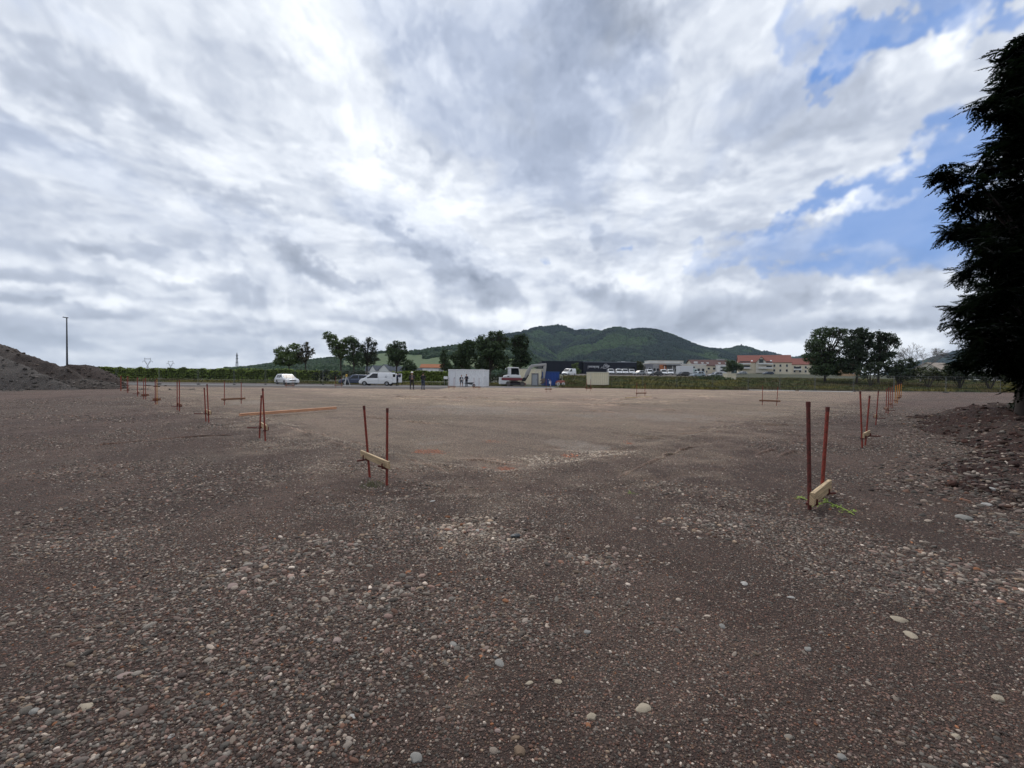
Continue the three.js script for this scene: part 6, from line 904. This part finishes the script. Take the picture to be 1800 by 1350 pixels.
// the long dark shed
building('industrial_shed', 'long low dark navy shed wing without lettering, behind the blue container', 987, 175, 0.0, { up: -1.3, L: 17.5, W: 26, h: 5.6, wall: wallM.shed, trim: wallM.shed2, more: (t) => { for (let k = 0; k < 14; k++) part('cladding_panel', box(1.2, 5.5, 0.06, -8.1 + k * 1.25, 2.75, 13.02), k % 2 ? wallM.shed : wallM.shed2, t); } });
building('industrial_shed', 'long dark navy shed with pale lettering and a line logo', 1062, 170, -0.03, { up: -1.2, L: 19, W: 24, h: 5.2, wall: wallM.shed, trim: mat(0.05, 0.06, 0.08, 0.5), more: (t) => {
  for (let k = 0; k < 15; k++) part('cladding_panel', box(1.22, 5.05, 0.06, -8.85 + k * 1.26, 2.5, 12.02), k % 2 ? wallM.shed : wallM.shed2, t);
  const W_ = mat(0.72, 0.72, 0.75, 0.6), let_ = []; for (let k = 0; k < 10; k++) { const x = -8.1 + k * 0.42, tall = [0, 6, 9].includes(k); let_.push(box(0.09, tall ? 0.95 : 0.55, 0.05, x, tall ? 3.42 : 3.62, 12.08)); let_.push(box(0.3, 0.1, 0.05, x + 0.17, 3.86, 12.08)); if (k % 2) let_.push(box(0.3, 0.1, 0.05, x + 0.17, 3.4, 12.08)); if (k % 3) let_.push(box(0.09, 0.5, 0.05, x + 0.28, 3.62, 12.08)); } const lm = part('lettering', let_, W_, t); lm.userData.kind = 'stuff';
  const lg = []; const ln = (x0, y0, x1, y1) => lg.push(bar([x0, y0, 12.08], [x1, y1, 12.08], 0.04, 0.1)); ln(-3.5, 3.0, -2.9, 3.7); ln(-2.7, 3.1, -2.2, 4.5); ln(-2.2, 4.5, -1.5, 4.7); ln(-1.5, 4.7, -0.6, 3.9); ln(-0.6, 3.9, -1.5, 3.1); ln(-1.5, 3.1, -2.7, 3.1); ln(-2.0, 3.4, -1.9, 4.2); ln(-1.9, 4.2, -1.3, 4.1); ln(-1.3, 4.1, -1.2, 3.3); ln(-1.9, 3.9, -0.2, 4.0); ln(-0.2, 4.0, -0.9, 3.4); part('line_logo', lg, W_, t);
  part('window_band', box(3.6, 0.75, 0.06, 7.2, 3.35, 12.06), glassM, t); part('small_sign', box(0.9, 0.25, 0.05, 2.9, 3.1, 12.08), mat(0.25, 0.3, 0.36), t); part('roof_units', [box(0.9, 0.45, 1, 4.6, 5.6, 5), box(1.4, 0.55, 1.2, 6.2, 5.65, 5), box(1.6, 0.4, 1.2, 8.0, 5.6, 5)], mat(0.6, 0.6, 0.62), t); part('gutter', box(19, 0.12, 0.14, 0, 5.36, 12.1), mat(0.25, 0.28, 0.32), t);
} });
building('office_building', 'low pale building with an orange block and canopy behind the vans', 1162, 190, 0.0, { L: 13, W: 10, h: 4.3, wall: wallM.grey, trim: wallM.light, wins: [...rep('f', [-4.6, -3.2], [1.6], 1.0, 1.4), ...rep('f', [1.8, 3.2, 4.6], [1.6], 1.0, 1.4)], more: (t) => { part('orange_block', box(2.6, 3.8, 1.2, -1.2, 1.9, 5.5), wallM.orange, t); part('canopy', box(7.5, 0.3, 2.4, 2.4, 3.5, 6.0), blackM, t); for (const x of [-1, 2.4, 5.8]) part('column', box(0.2, 3.4, 0.2, x, 1.7, 7.0), wallM.white, t); } });
building('office_building', 'long flat white building on the rise behind the orange block', 1166, 235, 0, { L: 18, W: 9, h: 6.2, wall: wallM.white, trim: wallM.light, wins: rep('f', [-7.5, -5, -2.5, 0, 2.5, 5, 7.5], [4.7], 1.3, 0.9) });
building('grey_tower', 'grey block like a lift tower beside the parked vans', 1140, 170, 0.0, { L: 2.6, W: 2.5, h: 3.6, wall: mat(0.2, 0.2, 0.22), wins: [['f', 0, 2.2, 0.8, 0.8]] });
building('shop_building', 'pale low shop front with dark windows left of the brown roofed hall', 1205, 205, 0, { L: 15, W: 10, h: 4.2, wall: wallM.light, trim: wallM.white, wins: [...rep('f', [-4.5, -2.5, -0.5, 1.5], [2.9], 1.4, 0.8), ...rep('f', [4, 6], [1.6], 1.2, 1.6)] });
building('brown_roofed_hall', 'beige hall under a long brown roof with three small dormers', 1243, 225, -0.08, { L: 18.5, W: 14, h: 3.9, gable: 3.0, wall: wallM.cream, roof: roofM.brown, wins: [...rep('f', [-7, -4.5, -1.8, 0.8], [2.4], 1.1, 0.9), ['f', 4.6, 2.4, 3.2, 0.7], ...rep('f', [-6, -3], [0.8], 1.0, 1.0)], more: (t) => { for (const x of [-4.2, -1.6, 4.2, 7.6]) { part('dormer', box(0.9, 0.8, 1.2, x, 5.2, 4.6), wallM.white, t); } part('roof_unit', box(3.4, 0.7, 1.6, 6.5, 7.2, 0), wallM.grey, t); part('chimney', box(1.6, 1.2, 1.2, -7.4, 5.4, 4.4), wallM.white, t); } });
building('white_house', 'small white house with dark balcony bands right of the brown roofed hall', 1267, 215, -0.1, { L: 3.6, W: 5, h: 4.2, wall: wallM.white, wins: rep('f', [0], [1.6, 3.2], 2.4, 0.7) });
// the red roofed apartment block: long wing, cross gable, end gable, right wing
building('apartment_block', 'long cream apartment block with red tiled roof, balconies and a cross gable', 1341, 258, -0.42, { L: 27, W: 12, h: 6.2, gable: 4.3, wall: wallM.cream, roof: roofM.red, up: 0.3, wins: [...rep('f', [5.0, 8.0, 11.2], [1.5, 4.3], 0.9, 1.3), ...rep('r', [-3.6, 0], [1.5, 4.3], 1.0, 1.4), ['r', 0, 7.3, 0.9, 1.3]],
  more: (t) => { const s = new THREE.Shape([[-2.6, 0], [2.6, 0], [2.6, 6.2], [0, 9.4], [-2.6, 6.2]].map((p) => new THREE.Vector2(...p))); part('cross_gable', new THREE.ExtrudeGeometry(s, { depth: 7, bevelEnabled: false }).translate(-1.8, 0, 0.4), wallM.light, t); for (const g of roofSlabs(7.4, 5.2, 3.2, 0.3, 0.18)) part('cross_roof', g.rotateY(Math.PI / 2).translate(-1.8, 6.25, 3.9), roofM.red, t); part('gable_glazing', box(2.2, 2.2, 0.06, -1.8, 6.9, 7.44), glassM, t);
    for (const [x, w] of [[-10.2, 6.0], [0.4, 7.2]]) for (const y of [2.9, 5.4]) { const b = part('balcony', box(w, 0.18, 1.6, x, y - 0.45, 7.0 + (x > 0 ? 0.9 : 0)), wallM.light, t); part('parapet', box(w, 0.75, 0.12, x, y, 7.78 + (x > 0 ? 0.9 : 0)), wallM.white, b); part('opening', box(w - 0.5, 1.5, 0.08, x, y + 0.75, 6.04 + (x > 0 ? 0 : 0)), glassM, b); }
    for (const x of [-6.4, 3.4]) part('roof_window', box(0.9, 0.08, 1.1, x, 7.15, 5.0, 0, 0, 0.62), wallM.white, t); } });
building('apartment_block', 'cream apartment wing with red roof half hidden by the big airy tree', 1412, 275, -0.3, { L: 18, W: 11, h: 5.8, gable: 3.8, wall: wallM.cream, roof: roofM.red, wins: [...rep('f', [-6.5, -3.5, -0.5, 3], [1.5, 4.0], 1.0, 1.3)], more: (t) => { const b = part('balcony', box(4, 0.9, 1.4, -5, 2.6, 6.2), wallM.white, t); part('opening', box(3.6, 1.3, 0.08, -5, 3.7, 5.56), glassM, b); } });
building('ochre_house', 'ochre house seen through the dark trees on the right', 1492, 180, 0.1, { L: 5, W: 6, h: 4.6, gable: 2, wall: wallM.ochre, roof: roofM.brown, wins: rep('f', [-1.2, 1.2], [1.5, 3.6], 0.8, 1.0) });
building('tan_roofed_house', 'house with a tan roof behind the bare tree', 1643, 150, 0.25, { L: 8, W: 8, h: 3.0, gable: 2.2, wall: wallM.light, roof: roofM.tan, wins: rep('f', [-2, 2], [1.6], 1, 1.2) });
building('white_building', 'low white building beyond the hedge under the overhanging tree', 1752, 115, 0.05, { L: 9, W: 7, h: 2.9, up: 0.4, wall: wallM.white, wins: rep('f', [-3, 0, 3], [1.5], 1, 1.0) });
// village at the foot of the vineyard hill
for (const [lab, u, d, a, L, W, h, g, rf, wl] of [['white gabled house with slate roof left of the forked tree', 664, 330, 0.9, 9, 8, 4, 3.6, 'slate', 'white'], ['white house with steep gable beside the forked tree trunk', 680, 320, 1.35, 9, 8, 4.2, 4, 'slate', 'white'], ['white house with a slate roof and two gables behind the van', 655, 345, 0.2, 10, 8, 3.6, 3.4, 'slate', 'light'], ['pale house with a long grey roof right of the forked tree', 699, 310, 0.15, 10, 8, 3.6, 3.2, 'slate', 'light'], ['white house with slate roof right of the round bush tree', 736, 300, 0.1, 15, 8, 3.2, 3, 'slate', 'white']])
  building('village_house', lab, u, d, a, { L, W, h, gable: g, wall: wallM[wl], roof: roofM[rf], up: lab.includes('right of the round') ? 0 : 0.6, wins: [...rep('f', [-L / 4, L / 4], [1.8], 1.1, 1.3), ...rep('r', [-1.6, 1.6], [1.8], 1, 1.3), ['r', 0, h + 0.8, 1, 1.2]] });
building('village_house', 'modern white house with dark windows and an orange roofed block behind', 757, 300, 0.05, { L: 10, W: 8, h: 5.6, wall: wallM.white, wins: [...rep('f', [-3.2], [1.6, 4.0], 3, 1.2), ...rep('f', [2.5], [3.6], 1.2, 1.2)] });
building('village_house', 'building with a broad orange tiled roof behind the modern white house', 762, 325, 0, { L: 18, W: 10, h: 5.8, gable: 2.6, wall: wallM.grey, roof: mat(0.42, 0.16, 0.07, 0.9, 0, { map: speck }), up: 1.2, wins: rep('f', [-5, 0, 5], [2.5], 1.2, 1.2) });

// ---------------------------------------------------------------- people
const handGeo = (() => { // right hand hanging relaxed: palm, four bent fingers, thumb from the side of the palm; origin at the wrist, fingers down
  const caps = [[[0, 0.01, 0], [0, -0.05, 0], 0.024, 0.030], [[0, -0.04, 0.018], [0, -0.085, 0.02], 0.017, 0.014], [[0, -0.04, -0.018], [0, -0.08, -0.022], 0.017, 0.013]];
  [[0.03, 0.072], [0.01, 0.082], [-0.011, 0.076], [-0.031, 0.06]].forEach(([z, l]) => { caps.push([[0, -0.082, z], [-0.006, -0.082 - l * 0.5, z * 1.05], 0.0095, 0.0085], [[-0.006, -0.082 - l * 0.5, z * 1.05], [-0.024, -0.082 - l * 0.92, z * 1.05], 0.0085, 0.007]); });
  caps.push([[0, -0.03, 0.026], [-0.012, -0.062, 0.05], 0.012, 0.010], [[-0.012, -0.062, 0.05], [-0.02, -0.09, 0.055], 0.010, 0.008]); return caps; })();
function field(caps, k, size, c, res, extra) { // smooth union of tapered capsules meshed on a grid
  const mc = new MarchingCubes(res, new THREE.MeshStandardMaterial(), false, false, 60000); mc.isolation = 0; const n = res, h = size / 2;
  const B = caps.map(([a, b, r0, r1]) => { const d = [b[0] - a[0], b[1] - a[1], b[2] - a[2]]; return [a, d, d[0] * d[0] + d[1] * d[1] + d[2] * d[2] || 1e-9, r0, r1]; });
  for (let z = 0; z < n; z++) for (let y = 0; y < n; y++) for (let x = 0; x < n; x++) { const p = [(x - n / 2) / (n / 2) * h + c[0], (y - n / 2) / (n / 2) * h + c[1], (z - n / 2) / (n / 2) * h + c[2]]; let s = 1;
    for (const [a, d, q, r0, r1] of B) { const t = clamp(((p[0] - a[0]) * d[0] + (p[1] - a[1]) * d[1] + (p[2] - a[2]) * d[2]) / q), dx = p[0] - a[0] - t * d[0], dy = p[1] - a[1] - t * d[1], dz = p[2] - a[2] - t * d[2], e = Math.sqrt(dx * dx + dy * dy + dz * dz) - (r0 + (r1 - r0) * t); const hh = Math.max(k - Math.abs(s - e), 0) / k; s = Math.min(s, e) - hh * hh * k * 0.25; }
    mc.field[x + y * n + z * n * n] = -s; }
  mc.update(); const g = new THREE.BufferGeometry(), m = mc.count, P = mc.positionArray.slice(0, m * 3), N = mc.normalArray.slice(0, m * 3); for (let i = 0; i < m; i++) { P[i * 3] = P[i * 3] * h + c[0]; P[i * 3 + 1] = P[i * 3 + 1] * h + c[1]; P[i * 3 + 2] = P[i * 3 + 2] * h + c[2]; } g.setAttribute('position', new THREE.BufferAttribute(P, 3)); g.setAttribute('normal', new THREE.BufferAttribute(N, 3)); g.computeVertexNormals(); return g;
}
const hand = field(handGeo, 0.010, 0.26, [0, -0.07, 0.01], 52);
const headG = (() => { const g = field([[[0, 0.075, 0], [0, 0.095, -0.015], 0.088, 0.09], [[0, 0.02, 0.03], [0, -0.02, 0.055], 0.062, 0.04], [[0, 0.045, 0.09], [0, 0.01, 0.108], 0.012, 0.017], [[0.085, 0.03, 0], [0.09, 0.055, -0.01], 0.014, 0.02], [[-0.085, 0.03, 0], [-0.09, 0.055, -0.01], 0.014, 0.02], [[0, -0.04, -0.02], [0, -0.12, -0.03], 0.052, 0.055], [[-0.02, -0.03, 0.083], [0.02, -0.03, 0.083], 0.008, 0.008], [[-0.045, 0.07, 0.075], [0.045, 0.07, 0.075], 0.014, 0.014]], 0.02, 0.42, [0, 0.02, 0], 60); return g; })();
// o: colours, arm poses (elbow and wrist targets), stance; faces +z
function person(label, u, v, turn, o) {
  const g0 = onGround(u, v), t = thing('person', label, 'person', [g0[0], H(g0[0], g0[2]), g0[2]], turn, o.group), S = (o.h ?? 1.76) / 1.76, w = o.stance ?? 0.11;
  const sh = 0.185, shY = 1.43, hipY = 0.92, fw = o.lean ?? 0;
  const el = o.el ?? [[0.27, 1.13, -0.02], [-0.27, 1.13, -0.02]], wr = o.wr ?? [[0.29, 0.88, 0.06], [-0.29, 0.88, 0.06]];
  const caps = [[[0, 0.97, 0], [0, 1.16, 0.01], 0.135, 0.128], [[0, 1.16, 0.01], [0, 1.36, fw], 0.128, 0.14], [[-0.10, 1.36, fw], [0.10, 1.36, fw], 0.11, 0.11], [[-0.08, 0.95, 0], [0.08, 0.95, 0], 0.125, 0.125], [[0, 1.42, fw], [0, 1.52, fw + 0.01], 0.06, 0.055]];
  for (const [i, s] of [[0, 1], [1, -1]]) { caps.push([[s * sh, shY - 0.02, fw], el[i], 0.066, 0.05], [el[i], wr[i], 0.048, 0.034], [[s * 0.09, hipY, 0], [s * (w + 0.0), 0.5, 0.02], 0.095, 0.066], [[s * w, 0.5, 0.02], [s * (w + 0.01), 0.1, -0.01], 0.064, 0.045], [[s * (w + 0.01), 0.05, -0.04], [s * (w + 0.035), 0.035, 0.16], 0.045, 0.038]); }
  const body = field(caps, 0.05, 1.9, [0, 0.86, 0.02], 96), list = [body]; const head = headG.clone().rotateX(o.nod ?? 0.06).rotateY(o.look ?? 0).translate(0, 1.605, fw + 0.02); list.push(head);
  const hs = []; for (const [i, s] of [[0, 1], [1, -1]]) { const d = new THREE.Vector3(wr[i][0] - el[i][0], wr[i][1] - el[i][1], wr[i][2] - el[i][2]).normalize(), q = new THREE.Quaternion().setFromUnitVectors(new THREE.Vector3(0, -1, 0), d); const h = hand.clone(); if (s < 0) { h.scale(-1, 1, 1); const p = h.attributes.position; for (let k = 0; k < p.count; k += 3) { const a = [p.getX(k + 1), p.getY(k + 1), p.getZ(k + 1)]; p.setXYZ(k + 1, p.getX(k + 2), p.getY(k + 2), p.getZ(k + 2)); p.setXYZ(k + 2, ...a); } h.computeVertexNormals(); } h.applyQuaternion(q).translate(wr[i][0], wr[i][1], wr[i][2]); list.push(h); hs.push(h); }
  const colour = (g, fn) => { const p = g.attributes.position, C = []; for (let i = 0; i < p.count; i++) C.push(...fn(p.getX(i), p.getY(i), p.getZ(i))); g.setAttribute('color', new THREE.Float32BufferAttribute(C, 3)); };
  const skin = [0.42, 0.25, 0.18], sleeve = o.bare ?? 0; colour(body, (x, y, z) => { if (y < 0.085) return o.shoe ?? [0.03, 0.03, 0.03]; const arm = Math.abs(x) > 0.2 || (z > 0.17 && y > 0.8); if (y < 0.96 && !arm) return o.shorts && y < 0.52 ? skin : o.legs; if (y > 1.475 && !arm) return skin; if (sleeve && arm && Math.min(...[0, 1].map((i) => Math.hypot(x - mix(el[i][0], wr[i][0], 0.5), y - mix(el[i][1], wr[i][1], 0.5), z - mix(el[i][2], wr[i][2], 0.5)))) < 0.14) return skin; if (o.front && z > 0.1 && Math.abs(x) < 0.09 && y > 1.0 && y < 1.42) return o.front; if (o.backPatch && z < -0.08 && Math.abs(x) < 0.12 && y > 1.0 && y < 1.3) return o.backPatch; return o.top; });
  for (const h of hs) colour(h, () => skin); const q = new THREE.Vector3(); colour(head, (x, y, z) => { const yy = y - 1.605, zz = z - fw - 0.02; return (yy > 0.11 || (zz < -0.02 && yy > -0.03)) && !(zz > 0.05 && yy < 0.12) ? o.hair ?? [0.03, 0.022, 0.018] : (Math.abs(yy - 0.045) < 0.012 && zz > 0.06 && Math.abs(Math.abs(x) - 0.034) < 0.016) ? [0.03, 0.03, 0.03] : skin; });
  const b = part('body', list, new THREE.MeshStandardMaterial({ vertexColors: true, roughness: 0.85 }), t);
  if (o.helmet) { const hm = part('helmet', new THREE.LatheGeometry([[0, 0.125], [0.06, 0.115], [0.1, 0.07], [0.118, 0.005], [0.15, -0.012], [0.15, -0.02], [0.112, -0.012]].map((p) => new THREE.Vector2(...p)), 24).translate(0, 1.725, fw + 0.01), mat(0.72, 0.72, 0.7, 0.4), t); part('ridge', bar([0, 1.83, fw - 0.08], [0, 1.83, fw + 0.09], 0.03, 0.03), mat(0.72, 0.72, 0.7, 0.4), hm); }
  if (o.bag) part('backpack', toCreasedNormals(slab([[-0.16, 1.0], [0.16, 1.0], [0.17, 1.3], [0.1, 1.42], [-0.1, 1.42], [-0.17, 1.3]], 0.16, 0.04).translate(0, 0, -0.2), 0.7), mat(0.6, 0.6, 0.62, 0.8), t);
  t.scale.setScalar(S); return t;
}
const folded = { el: [[0.27, 1.14, 0.04], [-0.27, 1.14, 0.04]], wr: [[0.08, 1.12, 0.24], [-0.08, 1.08, 0.25]] };
person('person in a white helmet and dark work clothes standing on the open platform', 724, 684, 0.3, { top: [0.03, 0.026, 0.03], front: [0.16, 0.13, 0.13], legs: [0.025, 0.022, 0.024], helmet: true, h: 1.82, ...folded, stance: 0.15 });
person('person in a black top and blue jeans holding hands together, on the open platform', 743.5, 684, 2.9, { top: [0.016, 0.016, 0.02], legs: [0.035, 0.05, 0.09], h: 1.8, ...folded, hair: [0.02, 0.015, 0.012] });
person('person in a dark blue jacket and black trousers reaching into the open van', 698, 677.8, 2.75, { top: [0.02, 0.028, 0.06], legs: [0.012, 0.012, 0.014], h: 1.78, lean: 0.1, el: [[0.27, 1.2, 0.2], [-0.27, 1.2, 0.2]], wr: [[0.2, 1.22, 0.42], [-0.2, 1.25, 0.42]] });
person('person in dark top and shorts with pale backpack before the white cabin', 811, 679.3, 0.4, { top: [0.03, 0.032, 0.05], front: [0.5, 0.5, 0.5], legs: [0.02, 0.022, 0.035], shorts: true, bare: 1, bag: true, h: 1.6, stance: 0.16 });
person('person in dark clothes standing next to the wheelbarrow before the white cabin', 820, 679.2, -0.4, { top: [0.02, 0.02, 0.032], legs: [0.016, 0.016, 0.026], h: 1.72, ...folded });

// ---------------------------------------------------------------- thin air towards the hills
scene.fog = new THREE.FogExp2(new THREE.Color(0.62, 0.79, 1.0), 0.000035);
renderer.render(scene, camera);
